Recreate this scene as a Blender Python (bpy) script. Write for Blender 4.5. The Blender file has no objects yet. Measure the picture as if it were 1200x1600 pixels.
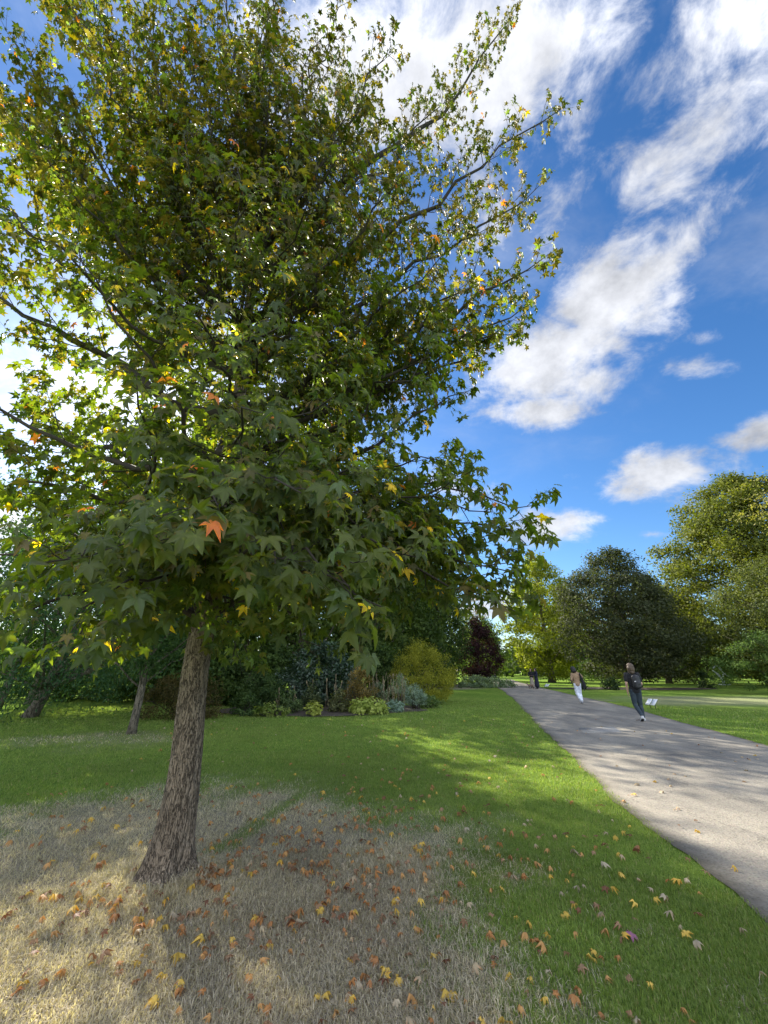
import bpy, math, random
import numpy as np
from mathutils import Vector, Matrix, Euler
R = math.radians
random.seed(7)
rng = np.random.default_rng(11)
scene = bpy.context.scene
col = scene.collection

# ------------------------------------------------------------------ camera
F, HZ, EYE = 610.0, 1047.0, 1.55
PITCH = math.atan((HZ-800)/F)
cp, sp_ = math.cos(PITCH), math.sin(PITCH)
def ray(px, py):
    dy = 800-py
    return np.array([px-600, F*cp-dy*sp_, dy*cp+F*sp_])       # x, forward, up
def G(px, py):                                                # ground point seen at a photo position
    r = ray(px, py); s = -EYE/r[2]; return np.array([r[0]*s, r[1]*s, 0.0])
def D(px, py, fwd):                                           # point at a forward distance
    r = ray(px, py); s = fwd/r[1]; return np.array([r[0]*s, fwd, EYE+r[2]*s])
cam = bpy.data.cameras.new('camera'); co = bpy.data.objects.new('camera', cam); col.objects.link(co)
cam.sensor_fit = 'HORIZONTAL'; cam.sensor_width = 36; cam.lens = 36*F/1200
cam.clip_start = 0.05; cam.clip_end = 2000
co.location = (0, 0, EYE); co.rotation_euler = (R(90)+PITCH, 0, 0)
scene.camera = co
scene.view_settings.view_transform = 'Standard'; scene.view_settings.look = 'None'
scene.view_settings.exposure = 1.7; scene.view_settings.gamma = 1.0
scene.cycles.max_bounces = 6; scene.cycles.transmission_bounces = 4; scene.cycles.diffuse_bounces = 4
scene.cycles.use_denoising = True
SUN_AZ, SUN_EL = R(-35), R(31)
sund = Vector((math.sin(SUN_AZ)*math.cos(SUN_EL), math.cos(SUN_AZ)*math.cos(SUN_EL), math.sin(SUN_EL)))

# ------------------------------------------------------------------ helpers
def tag(o, label=None, cat=None, group=None, kind=None):
    if label: o['label'] = label
    if cat: o['category'] = cat
    if group: o['group'] = group
    if kind: o['kind'] = kind
    return o
def empty(name, loc=(0, 0, 0), rz=0, **k):
    o = bpy.data.objects.new(name, None); col.objects.link(o)
    o.location = tuple(loc); o.rotation_euler = (0, 0, rz); o.empty_display_size = .2
    return tag(o, **k)
def mesh_np(name, V, Fc, mat, parent=None, colr=None, smooth=False, fattr=None):
    """V (n,3); Fc (m,k) all faces of k corners, or a list of such arrays; colr (n,3) own colour per vertex"""
    V = np.asarray(V, dtype=np.float32)
    if not isinstance(Fc, list): Fc = [Fc]
    Fc = [np.asarray(f, dtype=np.int32) for f in Fc if len(f)]
    me = bpy.data.meshes.new(name)
    me.vertices.add(len(V)); me.vertices.foreach_set('co', V.ravel())
    nl = sum(f.size for f in Fc); npoly = sum(len(f) for f in Fc)
    me.loops.add(nl); me.loops.foreach_set('vertex_index', np.concatenate([f.ravel() for f in Fc]))
    me.polygons.add(npoly)
    tot = np.concatenate([np.full(len(f), f.shape[1], np.int32) for f in Fc])
    st = np.concatenate([[0], np.cumsum(tot)[:-1]]).astype(np.int32)
    me.polygons.foreach_set('loop_start', st)
    if smooth: me.polygons.foreach_set('use_smooth', np.ones(npoly, bool))
    me.update(calc_edges=True); me.validate()
    if colr is not None:
        a = me.color_attributes.new('Col', 'FLOAT_COLOR', 'POINT')
        c = np.ones((len(V), 4), np.float32); c[:, :3] = colr; a.data.foreach_set('color', c.ravel())
    if fattr is not None:
        a = me.attributes.new('mask', 'FLOAT', 'POINT'); a.data.foreach_set('value', np.asarray(fattr, np.float32))
    if mat: me.materials.append(mat)
    o = bpy.data.objects.new(name, me); col.objects.link(o)
    if parent: o.parent = parent
    return o
class MB:
    """collects tubes, boxes and other pieces of ONE mesh"""
    def __init__(s): s.V = []; s.Q = []; s.T = []; s.n = 0
    def add(s, V, Q=None, T=None):
        V = np.asarray(V, float)
        if Q is not None and len(Q): s.Q.append(np.asarray(Q)+s.n)
        if T is not None and len(T): s.T.append(np.asarray(T)+s.n)
        s.V.append(V); s.n += len(V)
    def tube(s, P, r, k=5, cap=True):
        P = np.asarray(P, float); n = len(P); r = np.broadcast_to(r, (n,))
        T = np.gradient(P, axis=0); T /= np.linalg.norm(T, axis=1)[:, None]+1e-9
        ref = np.array([0, 0, 1.]) if abs(T[:, 2].mean()) < .8 else np.array([1., 0, 0])
        U = np.cross(T, ref); U /= np.linalg.norm(U, axis=1)[:, None]+1e-9
        W = np.cross(T, U)
        a = np.arange(k)*2*np.pi/k
        V = P[:, None]+r[:, None, None]*(np.cos(a)[None, :, None]*U[:, None]+np.sin(a)[None, :, None]*W[:, None])
        V = V.reshape(-1, 3)
        i, j = np.meshgrid(np.arange(n-1), np.arange(k), indexing='ij'); j2 = (j+1) % k
        Q = np.stack([i*k+j, i*k+j2, (i+1)*k+j2, (i+1)*k+j], -1).reshape(-1, 4)
        T_ = []
        if cap:
            V = np.vstack([V, P[:1], P[-1:]]); c0, c1 = n*k, n*k+1
            jj = np.arange(k); j3 = (jj+1) % k
            T_ = np.vstack([np.stack([np.full(k, c0), j3, jj], -1), np.stack([np.full(k, c1), (n-1)*k+jj, (n-1)*k+j3], -1)])
        s.add(V, Q, T_)
    def box(s, c, d, M=None):
        c = np.asarray(c, float); d = np.asarray(d, float)/2
        V = np.array([[x, y, z] for x in (-1, 1) for y in (-1, 1) for z in (-1, 1)], float)*d
        if M is not None: V = V@np.asarray(M).T
        s.add(V+c, [[0, 1, 3, 2], [4, 6, 7, 5], [0, 4, 5, 1], [2, 3, 7, 6], [0, 2, 6, 4], [1, 5, 7, 3]])
    def build(s, name, mat, parent=None, smooth=True):
        Fc = []
        if s.Q: Fc.append(np.vstack(s.Q))
        if s.T: Fc.append(np.vstack(s.T))
        return mesh_np(name, np.vstack(s.V), Fc, mat, parent, smooth=smooth)
def unit(a): return a/(np.linalg.norm(a, axis=-1, keepdims=True)+1e-9)
def vnoise(x, y, seed=0):
    x = np.asarray(x, float); y = np.asarray(y, float)
    xi = np.floor(x).astype(np.int64); yi = np.floor(y).astype(np.int64); fx = x-xi; fy = y-yi
    fx = fx*fx*(3-2*fx); fy = fy*fy*(3-2*fy)
    def h(a, b):
        n = (a*374761393+b*668265263+seed*974634777) & 0x7fffffff
        n = ((n ^ (n >> 13))*1274126177) & 0x7fffffff
        return ((n ^ (n >> 16)) & 0xffff)/65535.0
    return (h(xi, yi)*(1-fx)+h(xi+1, yi)*fx)*(1-fy)+(h(xi, yi+1)*(1-fx)+h(xi+1, yi+1)*fx)*fy
def fbm(x, y, seed=0, o=4):
    s = 0; a = .5
    for k in range(o): s = s+a*vnoise(np.asarray(x)*2**k, np.asarray(y)*2**k, seed+k); a *= .5
    return s/(1-.5**o)
def sstep(a, b, x): t = np.clip((x-a)/(b-a), 0, 1); return t*t*(3-2*t)

# ------------------------------------------------------------------ materials
def new_mat(name):
    m = bpy.data.materials.new(name); m.use_nodes = True; nt = m.node_tree; nt.nodes.clear()
    out = nt.nodes.new('ShaderNodeOutputMaterial')
    return m, nt, out
def N(nt, t, **k):
    n = nt.nodes.new(t)
    for a, b in k.items():
        if hasattr(n, a): setattr(n, a, b)
    return n
def setin(n, **k):
    for a, b in k.items(): n.inputs[a.replace('_', ' ')].default_value = b
def L(nt, a, b): nt.links.new(a, b)
def leaf_mat(name, transl=(1.5, 1.6, .5), tmix=.4, rough=.5, spec=.5, back=1.3):
    """colour from the leaf's own attribute; light passes through it"""
    m, nt, out = new_mat(name)
    a = N(nt, 'ShaderNodeAttribute', attribute_name='Col')
    g = N(nt, 'ShaderNodeNewGeometry')
    mul = N(nt, 'ShaderNodeMixRGB', blend_type='MULTIPLY'); mul.inputs[2].default_value = (back, back, back*1.05, 1)
    L(nt, g.outputs['Backfacing'], mul.inputs[0]); L(nt, a.outputs['Color'], mul.inputs[1])
    p = N(nt, 'ShaderNodeBsdfPrincipled'); L(nt, mul.outputs[0], p.inputs['Base Color'])
    p.inputs['Roughness'].default_value = rough; p.inputs['Specular IOR Level'].default_value = spec
    t = N(nt, 'ShaderNodeBsdfTranslucent')
    tm = N(nt, 'ShaderNodeVectorMath', operation='MULTIPLY'); tm.inputs[1].default_value = transl
    L(nt, a.outputs['Color'], tm.inputs[0]); L(nt, tm.outputs[0], t.inputs['Color'])
    mx = N(nt, 'ShaderNodeMixShader'); mx.inputs[0].default_value = tmix
    L(nt, p.outputs[0], mx.inputs[1]); L(nt, t.outputs[0], mx.inputs[2]); L(nt, mx.outputs[0], out.inputs[0])
    return m
def plain(name, c, rough=.7, noise=.15, scale=30, metal=0, bump=0, spec=.5):
    m, nt, out = new_mat(name)
    p = N(nt, 'ShaderNodeBsdfPrincipled'); setin(p, Roughness=rough, Metallic=metal); p.inputs['Specular IOR Level'].default_value = spec
    tc = N(nt, 'ShaderNodeTexCoord'); nz = N(nt, 'ShaderNodeTexNoise'); setin(nz, Scale=scale, Detail=5.0)
    L(nt, tc.outputs['Object'], nz.inputs['Vector'])
    r = N(nt, 'ShaderNodeValToRGB'); L(nt, nz.outputs['Fac'], r.inputs[0])
    r.color_ramp.elements[0].position = .3; r.color_ramp.elements[1].position = .7
    r.color_ramp.elements[0].color = (*[v*(1-noise) for v in c], 1); r.color_ramp.elements[1].color = (*[min(1, v*(1+noise)) for v in c], 1)
    L(nt, r.outputs[0], p.inputs['Base Color'])
    if bump:
        b = N(nt, 'ShaderNodeBump'); setin(b, Strength=bump, Distance=.02); L(nt, nz.outputs['Fac'], b.inputs['Height']); L(nt, b.outputs[0], p.inputs['Normal'])
    L(nt, p.outputs[0], out.inputs[0]); return m
def bark_mat(name, c1, c2, sxy=34, sz=5.5, dist=.025):
    m, nt, out = new_mat(name)
    tc = N(nt, 'ShaderNodeTexCoord')
    nz = N(nt, 'ShaderNodeTexNoise'); setin(nz, Scale=7.0, Detail=3.0); L(nt, tc.outputs['Object'], nz.inputs['Vector'])
    ad = N(nt, 'ShaderNodeMixRGB', blend_type='ADD'); ad.inputs[0].default_value = .06
    L(nt, tc.outputs['Object'], ad.inputs[1]); L(nt, nz.outputs['Color'], ad.inputs[2])
    mp = N(nt, 'ShaderNodeMapping'); mp.inputs['Scale'].default_value = (sxy, sxy, sz); L(nt, ad.outputs[0], mp.inputs['Vector'])
    def ridged(sc, w, off):
        q = N(nt, 'ShaderNodeMapping'); q.inputs['Scale'].default_value = (sc, sc, sc*.105); q.inputs['Location'].default_value = (off, off, off)
        L(nt, ad.outputs[0], q.inputs['Vector'])
        v = N(nt, 'ShaderNodeTexNoise'); setin(v, Scale=1.0, Detail=2.0, Roughness=.5); L(nt, q.outputs[0], v.inputs['Vector'])
        a = N(nt, 'ShaderNodeMath', operation='SUBTRACT'); a.inputs[1].default_value = .5; L(nt, v.outputs['Fac'], a.inputs[0])
        b_ = N(nt, 'ShaderNodeMath', operation='ABSOLUTE'); L(nt, a.outputs[0], b_.inputs[0])
        c_ = N(nt, 'ShaderNodeMapRange', interpolation_type='SMOOTHSTEP'); setin(c_, From_Min=.0, From_Max=w); L(nt, b_.outputs[0], c_.inputs['Value']); return c_.outputs[0]
    mn = N(nt, 'ShaderNodeMath', operation='MULTIPLY'); L(nt, ridged(sxy, .05, 0), mn.inputs[0]); L(nt, ridged(sxy*1.45, .035, 5), mn.inputs[1])
    rp = N(nt, 'ShaderNodeValToRGB'); rp.color_ramp.elements[0].position = .0; rp.color_ramp.elements[1].position = .9
    L(nt, mn.outputs[0], rp.inputs[0])
    n2 = N(nt, 'ShaderNodeTexNoise'); setin(n2, Scale=60.0, Detail=6.0); L(nt, tc.outputs['Object'], n2.inputs['Vector'])
    n3 = N(nt, 'ShaderNodeTexNoise'); setin(n3, Scale=3.0, Detail=3.0); L(nt, tc.outputs['Object'], n3.inputs['Vector'])
    mxa = N(nt, 'ShaderNodeMixRGB'); mxa.inputs[1].default_value = (*c1, 1); mxa.inputs[2].default_value = (*c2, 1); L(nt, rp.outputs[0], mxa.inputs[0])
    m2 = N(nt, 'ShaderNodeMixRGB', blend_type='OVERLAY'); m2.inputs[0].default_value = .7; L(nt, mxa.outputs[0], m2.inputs[1]); L(nt, n2.outputs['Fac'], m2.inputs[2])
    m3 = N(nt, 'ShaderNodeMixRGB', blend_type='OVERLAY'); m3.inputs[0].default_value = .5; L(nt, m2.outputs[0], m3.inputs[1]); L(nt, n3.outputs['Fac'], m3.inputs[2])
    hm = N(nt, 'ShaderNodeMath', operation='MULTIPLY_ADD'); hm.inputs[1].default_value = .35; L(nt, n2.outputs['Fac'], hm.inputs[0]); L(nt, rp.outputs[0], hm.inputs[2])
    b = N(nt, 'ShaderNodeBump'); setin(b, Strength=1.0, Distance=dist); L(nt, hm.outputs[0], b.inputs['Height'])
    p = N(nt, 'ShaderNodeBsdfPrincipled'); setin(p, Roughness=.9); p.inputs['Specular IOR Level'].default_value = .25
    L(nt, m3.outputs[0], p.inputs['Base Color']); L(nt, b.outputs[0], p.inputs['Normal']); L(nt, p.outputs[0], out.inputs[0])
    return m
M_LEAF = leaf_mat('sweetgum_leaf', (3.1, 3.55, .45), .42, .5, .35, 1.25)
M_BARK = bark_mat('sweetgum_bark', (.08, .061, .045), (.235, .185, .135), 44, 5.0, .016)
M_TWIG = plain('twig_wood', (.035, .026, .019), .85, .3, 12)
M_BARK2 = bark_mat('grey_bark', (.05, .045, .035), (.2, .17, .13), 20, 4)
M_FOL = leaf_mat('foliage', (2.0, 2.1, .6), .3, .7, .15, 1.1)
M_SHINY = leaf_mat('glossy_foliage', (1.6, 1.8, .6), .22, .35, .6, 1.15)
M_BLADE = leaf_mat('grass_blade', (1.8, 1.8, .7), .35, .6, .3, 1.0)
M_DEAD = leaf_mat('fallen_leaf', (1.3, 1.1, .7), .25, .6, .3, 1.0)

# ------------------------------------------------------------------ world: sky and clouds
def build_world():
    w = bpy.data.worlds.new('World'); scene.world = w; w.use_nodes = True
    nt = w.node_tree; nt.nodes.clear()
    out = N(nt, 'ShaderNodeOutputWorld'); bg = N(nt, 'ShaderNodeBackground'); bg.inputs[1].default_value = .1
    L(nt, bg.outputs[0], out.inputs[0])
    sky = N(nt, 'ShaderNodeTexSky', sky_type='NISHITA'); sky.sun_disc = False
    sky.sun_elevation = SUN_EL; sky.sun_rotation = SUN_AZ; sky.altitude = 100; sky.air_density = 1.0; sky.dust_density = .5; sky.ozone_density = 2.2
    hs = N(nt, 'ShaderNodeHueSaturation'); setin(hs, Saturation=SKY_SAT, Value=SKY_VAL); L(nt, sky.outputs[0], hs.inputs['Color'])
    tint = N(nt, 'ShaderNodeMixRGB', blend_type='MULTIPLY'); tint.inputs[0].default_value = 1; tint.inputs[2].default_value = SKY_TINT
    L(nt, hs.outputs[0], tint.inputs[1])
    tc = N(nt, 'ShaderNodeTexCoord'); dirv = tc.outputs['Generated']
    nrm = N(nt, 'ShaderNodeVectorMath', operation='NORMALIZE'); L(nt, dirv, nrm.inputs[0]); dirv = nrm.outputs[0]
    sep = N(nt, 'ShaderNodeSeparateXYZ'); L(nt, dirv, sep.inputs[0])
    def M(op, a, b=None, c=None, clamp=False):
        n = N(nt, 'ShaderNodeMath', operation=op); n.use_clamp = clamp
        for i, v in enumerate((a, b, c)):
            if v is None: continue
            if isinstance(v, (int, float)): n.inputs[i].default_value = v
            else: L(nt, v, n.inputs[i])
        return n.outputs[0]
    # cloud-layer coordinates (flat layer overhead)
    zz = M('MAXIMUM', M('ADD', sep.outputs[2], .12), .05)
    cx = M('DIVIDE', sep.outputs[0], zz); cy = M('DIVIDE', sep.outputs[1], zz)
    cmb = N(nt, 'ShaderNodeCombineXYZ'); L(nt, cx, cmb.inputs[0]); L(nt, cy, cmb.inputs[1])
    mp = N(nt, 'ShaderNodeMapping'); mp.inputs['Rotation'].default_value = (0, 0, R(-38)); mp.inputs['Scale'].default_value = (.95, 1.35, 1)
    L(nt, cmb.outputs[0], mp.inputs['Vector'])
    n0 = N(nt, 'ShaderNodeTexNoise'); setin(n0, Scale=2.2, Detail=3.0); L(nt, cmb.outputs[0], n0.inputs['Vector'])
    wv = N(nt, 'ShaderNodeVectorMath', operation='MULTIPLY_ADD'); wv.inputs[1].default_value = (.22, .22, .22); L(nt, n0.outputs['Color'], wv.inputs[0]); L(nt, mp.outputs[0], wv.inputs[2])
    n1 = N(nt, 'ShaderNodeTexNoise'); setin(n1, Scale=4.2, Detail=10.0, Roughness=.6); L(nt, wv.outputs[0], n1.inputs['Vector'])
    mpp = N(nt, 'ShaderNodeMapping'); mpp.inputs['Scale'].default_value = (1, 1, 1.35); L(nt, dirv, mpp.inputs['Vector'])
    np_ = N(nt, 'ShaderNodeTexNoise'); setin(np_, Scale=8.5, Detail=10.0, Roughness=.64, Distortion=.25); L(nt, mpp.outputs[0], np_.inputs['Vector'])
    n2 = N(nt, 'ShaderNodeTexNoise'); setin(n2, Scale=1.6, Detail=4.0, Roughness=.5); L(nt, wv.outputs[0], n2.inputs['Vector'])
    # where the cloud banks are: (photo x, y, half width, half height, turn, strength)
    blobs = [(700, 110, 330, 190, 0, 1.45), (900, 70, 130, 120, 10, 1.1), (800, 320, 170, 140, 40, .9), (880, 300, 140, 60, 40, .85),
             (1130, 20, 130, 75, -5, 1.1), (1090, 215, 200, 80, 42, .95), (1040, 290, 90, 50, 35, .8), (1190, 370, 60, 70, 0, .75),
             (970, 460, 165, 95, 32, 1.75), (860, 560, 150, 85, 20, 1.7), (850, 640, 110, 42, 5, 1.2),
             (1105, 525, 45, 22, 10, .9), (1080, 570, 75, 26, 12, .9), (1180, 682, 95, 30, 8, 1.4), (1030, 740, 135, 48, 12, 1.4), (1085, 770, 70, 30, 10, .8),
             (850, 830, 95, 38, 10, 1.4), (1025, 835, 40, 9, 3, .75), (770, 950, 110, 34, 0, 1.15), (700, 760, 110, 60, 0, .9),
             (300, 640, 420, 330, 0, .8), (60, 860, 330, 130, 0, 1.2), (350, 830, 160, 110, 0, 1.0)]
    tot = None
    for bx, by, bw, bh, rot, st in blobs:
        r = ray(bx, by); ln = np.linalg.norm(r); c = r/ln
        e = 2.0
        u = unit(ray(bx+e, by))-unit(ray(bx-e, by)); u = u/np.linalg.norm(u)/1.0
        v = unit(ray(bx, by-e))-unit(ray(bx, by+e)); su = np.linalg.norm(unit(ray(bx+e, by))-unit(ray(bx-e, by)))/(2*e); sv = np.linalg.norm(v)/(2*e)
        v = v-u*np.dot(u, v); v /= np.linalg.norm(v)
        a = R(rot); u2 = u*math.cos(a)+v*math.sin(a); v2 = -u*math.sin(a)+v*math.cos(a); w3 = np.cross(u2, v2)
        E = Matrix((u2, v2, w3)).transposed().to_euler()
        m = N(nt, 'ShaderNodeMapping', vector_type='TEXTURE'); m.inputs['Location'].default_value = c; m.inputs['Rotation'].default_value = E
        m.inputs['Scale'].default_value = (bw*su, bh*sv, .8)
        L(nt, dirv, m.inputs['Vector'])
        ln_ = N(nt, 'ShaderNodeVectorMath', operation='DOT_PRODUCT'); L(nt, m.outputs[0], ln_.inputs[0]); L(nt, m.outputs[0], ln_.inputs[1])
        ex = M('MULTIPLY', M('EXPONENT', M('MULTIPLY', ln_.outputs['Value'], -1.1)), st)
        tot = ex if tot is None else M('MAXIMUM', tot, ex)
    # bright clouds added in the unseen sky behind the viewer, lifting the ambient light
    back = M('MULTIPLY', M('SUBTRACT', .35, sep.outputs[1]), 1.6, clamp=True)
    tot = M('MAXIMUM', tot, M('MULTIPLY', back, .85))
    d = M('ADD', M('MULTIPLY', tot, .7), M('ADD', M('MULTIPLY', M('SUBTRACT', n1.outputs['Fac'], .5), .75), M('MULTIPLY', M('SUBTRACT', np_.outputs['Fac'], .5), 1.7)))
    d = M('ADD', d, M('MULTIPLY', M('SUBTRACT', n2.outputs['Fac'], .5), .6))
    rmp = N(nt, 'ShaderNodeMapRange', interpolation_type='SMOOTHERSTEP'); setin(rmp, From_Min=.25, From_Max=1.0); L(nt, d, rmp.inputs['Value'])
    n5 = N(nt, 'ShaderNodeTexNoise'); setin(n5, Scale=1.3, Detail=7.0, Roughness=.62); L(nt, wv.outputs[0], n5.inputs['Vector'])
    veil = N(nt, 'ShaderNodeMapRange', interpolation_type='SMOOTHSTEP'); setin(veil, From_Min=.47, From_Max=.72, To_Max=.28); L(nt, n5.outputs['Fac'], veil.inputs['Value'])
    high = M('MULTIPLY', M('SUBTRACT', sep.outputs[2], .35), 3.0, clamp=True)
    cov = M('MAXIMUM', M('MULTIPLY', rmp.outputs[0], .93), M('MULTIPLY', veil.outputs[0], high))
    # cloud brightness: thick middles greyer than sunlit edges, brighter towards the sun
    n3 = N(nt, 'ShaderNodeTexNoise'); setin(n3, Scale=8.0, Detail=7.0, Roughness=.6); L(nt, mpp.outputs[0], n3.inputs['Vector'])
    shade = N(nt, 'ShaderNodeMapRange'); setin(shade, From_Min=.3, From_Max=.68, To_Min=CLOUD_LO, To_Max=CLOUD_HI); L(nt, n3.outputs['Fac'], shade.inputs['Value'])
    dt = N(nt, 'ShaderNodeVectorMath', operation='DOT_PRODUCT'); L(nt, dirv, dt.inputs[0]); dt.inputs[1].default_value = sund
    glow = M('POWER', M('MAXIMUM', dt.outputs['Value'], 0.0), 7.0)
    bright = M('ADD', shade.outputs[0], M('MULTIPLY', glow, GLOW))
    bright = M('ADD', bright, M('MULTIPLY', back, BACK_FILL))  # extra brightness of the added rear clouds, as fill light
    cc = N(nt, 'ShaderNodeMixRGB', blend_type='MULTIPLY'); cc.inputs[0].default_value = 1; cc.inputs[1].default_value = (.97, .985, 1.03, 1)
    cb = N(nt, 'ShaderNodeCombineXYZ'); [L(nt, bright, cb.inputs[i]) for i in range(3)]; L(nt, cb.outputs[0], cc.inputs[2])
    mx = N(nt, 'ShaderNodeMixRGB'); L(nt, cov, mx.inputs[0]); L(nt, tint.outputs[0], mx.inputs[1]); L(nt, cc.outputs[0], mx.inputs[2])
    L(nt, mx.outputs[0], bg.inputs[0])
SKY_SAT, SKY_VAL, SKY_TINT = 1.25, .62, (.86, .95, 1.06, 1)
CLOUD_LO, CLOUD_HI, GLOW, BACK_FILL = 1.6, 3.5, 2.6, 9.5
build_world()
sl = bpy.data.lights.new('sun', 'SUN'); sl.energy = 4.6; sl.angle = R(.53); sl.color = (1, .93, .8)
so = bpy.data.objects.new('sun', sl); col.objects.link(so); so.location = (0, 0, 30)
so.rotation_euler = (-sund).to_track_quat('-Z', 'Y').to_euler()

# ------------------------------------------------------------------ ground and path
LE = np.array([(1.2, -8), (1.75, 0), (2.47, 3.35), (3.05, 6.3), (4.8, 13.8), (7.75, 26), (13.2, 52), (17.6, 74)])
RE = np.array([(6.6, -8), (7.1, 2), (8.46, 9.9), (11.0, 19.5), (14.0, 35.8), (18.1, 56), (22.3, 74)])
def pathL(y): return np.interp(y, LE[:, 1], LE[:, 0])
def pathR(y): return np.interp(y, RE[:, 1], RE[:, 0])
TX, TY = -1.76, 3.97
def dry_mask(x, y):
    d = np.sqrt(((x+2.1)/3.25)**2+((y-3.4)/3.1)**2)+(fbm(x*.9, y*.9, 3)-.5)*.6+(fbm(x*4, y*4, 6)-.5)*.35
    m = sstep(1.36, .5, d)
    g2 = G(205, 1148)
    d2 = np.sqrt(((x-g2[0]+.4)/2.8)**2+((y-g2[1]+.6)/1.8)**2)+(fbm(x*1.1, y*1.1, 9)-.5)*1.2
    m = np.maximum(m, .5*sstep(1.2, .2, d2))
    d3 = np.sqrt(((x-6)/4)**2+((y-42)/6)**2); m = np.maximum(m, .7*sstep(1.1, .6, d3))
    d4 = np.sqrt(((x-19)/8)**2+((y-24)/5)**2)+(fbm(x*.5, y*.5, 5)-.5)*.9; m = np.maximum(m, .5*sstep(1.1, .5, d4))
    # a lusher strip running away from the trunk
    a = np.array([-1.62, 4.25]); b = np.array([-1.1, 6.4]); ab = b-a
    t = np.clip(((x-a[0])*ab[0]+(y-a[1])*ab[1])/ab.dot(ab), 0, 1)
    ds = np.hypot(x-a[0]-t*ab[0], y-a[1]-t*ab[1])
    m = m*(1-.6*sstep(.2, .03, ds+(fbm(x*5, y*5, 2)-.5)*.22))
    return np.clip(m+(fbm(x*5, y*5, 4)-.5)*.35*m, 0, 1)
def gz(x, y):
    lat = sstep(0, 3, pathL(y)-x)+sstep(0, 3, x-pathR(y))
    z = .05*(fbm(x*.35, y*.35, 21, 2)-.5)*lat
    z = z+.05*np.exp(-((x-TX)**2+(y-TY)**2)/.25)
    return z
def build_ground():
    t = np.linspace(-1, 1, 301); xs = np.sinh(t*5.6)/np.sinh(5.6)*420
    t = np.linspace(-1, 1, 301); ys = np.sinh(t*5.6)/np.sinh(5.6)*420+4
    X, Y = np.meshgrid(xs, ys, indexing='ij'); n, m = X.shape
    V = np.stack([X, Y, gz(X, Y)-.006], -1).reshape(-1, 3)
    i, j = np.meshgrid(np.arange(n-1), np.arange(m-1), indexing='ij')
    Q = np.stack([i*m+j, (i+1)*m+j, (i+1)*m+j+1, i*m+j+1], -1).reshape(-1, 4)
    mt, nt, out = new_mat('lawn_ground')
    tc = N(nt, 'ShaderNodeTexCoord'); at = N(nt, 'ShaderNodeAttribute', attribute_name='mask')
    def noise(s, d=4.0, sc=None):
        nz = N(nt, 'ShaderNodeTexNoise'); setin(nz, Scale=s, Detail=d)
        if sc:
            mp = N(nt, 'ShaderNodeMapping'); mp.inputs['Scale'].default_value = sc; L(nt, tc.outputs['Object'], mp.inputs['Vector']); L(nt, mp.outputs[0], nz.inputs['Vector'])
        else: L(nt, tc.outputs['Object'], nz.inputs['Vector'])
        return nz.outputs['Fac']
    def ramp(f, a, b, ca, cb):
        r = N(nt, 'ShaderNodeValToRGB'); r.color_ramp.elements[0].position = a; r.color_ramp.elements[1].position = b
        r.color_ramp.elements[0].color = (*ca, 1); r.color_ramp.elements[1].color = (*cb, 1); L(nt, f, r.inputs[0]); return r.outputs[0]
    fine = noise(55, 5.0); mid = noise(3.0, 5.0); big = noise(.22, 4.0)
    green = ramp(fine, .35, .68, (.085, .148, .03), (.205, .3, .06))
    gm = N(nt, 'ShaderNodeMixRGB', blend_type='MULTIPLY'); gm.inputs[0].default_value = .8; L(nt, green, gm.inputs[1]); L(nt, ramp(mid, .3, .7, (.72, .75, .7), (1.25, 1.2, 1.1)), gm.inputs[2])
    gb = N(nt, 'ShaderNodeMixRGB', blend_type='MULTIPLY'); gb.inputs[0].default_value = .7; L(nt, gm.outputs[0], gb.inputs[1]); L(nt, ramp(big, .35, .65, (.85, .95, .8), (1.25, 1.1, 1.2)), gb.inputs[2])
    dry = ramp(fine, .3, .7, (.17, .145, .11), (.42, .37, .29))
    mx = N(nt, 'ShaderNodeMixRGB'); L(nt, at.outputs['Fac'], mx.inputs[0]); L(nt, gb.outputs[0], mx.inputs[1]); L(nt, dry, mx.inputs[2])
    bmp = N(nt, 'ShaderNodeBump'); setin(bmp, Strength=.9, Distance=.03); L(nt, fine, bmp.inputs['Height'])
    p = N(nt, 'ShaderNodeBsdfPrincipled'); setin(p, Roughness=.95); p.inputs['Specular IOR Level'].default_value = .0
    L(nt, mx.outputs[0], p.inputs['Base Color']); L(nt, bmp.outputs[0], p.inputs['Normal']); L(nt, p.outputs[0], out.inputs[0])
    o = mesh_np('lawn', V, Q, mt, smooth=True, fattr=dry_mask(V[:, 0], V[:, 1])); tag(o, kind='structure')
    # path
    ys = np.concatenate([np.arange(-8, 20, .06), np.arange(20, 74, .3)]); k = 13
    l = pathL(ys)+(fbm(ys*3, ys*0, 31)-.5)*.1+(fbm(ys*.5, ys*0, 35)-.5)*.2
    r = pathR(ys)+(fbm(ys*3, ys*0, 33)-.5)*.1+(fbm(ys*.5, ys*0, 37)-.5)*.2
    u = np.array([0, .02, .05, .1, .2, .35, .5, .65, .8, .9, .95, .98, 1.])
    X = l[:, None]*(1-u)+r[:, None]*u; Y = np.repeat(ys[:, None], k, 1); Z = .004+.02*np.sin(np.pi*u)[None, :]*np.ones_like(X)
    V = np.stack([X, Y, Z], -1).reshape(-1, 3); i, j = np.meshgrid(np.arange(len(ys)-1), np.arange(k-1), indexing='ij')
    Q = np.stack([i*k+j, i*k+j+1, (i+1)*k+j+1, (i+1)*k+j], -1).reshape(-1, 4)
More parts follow.
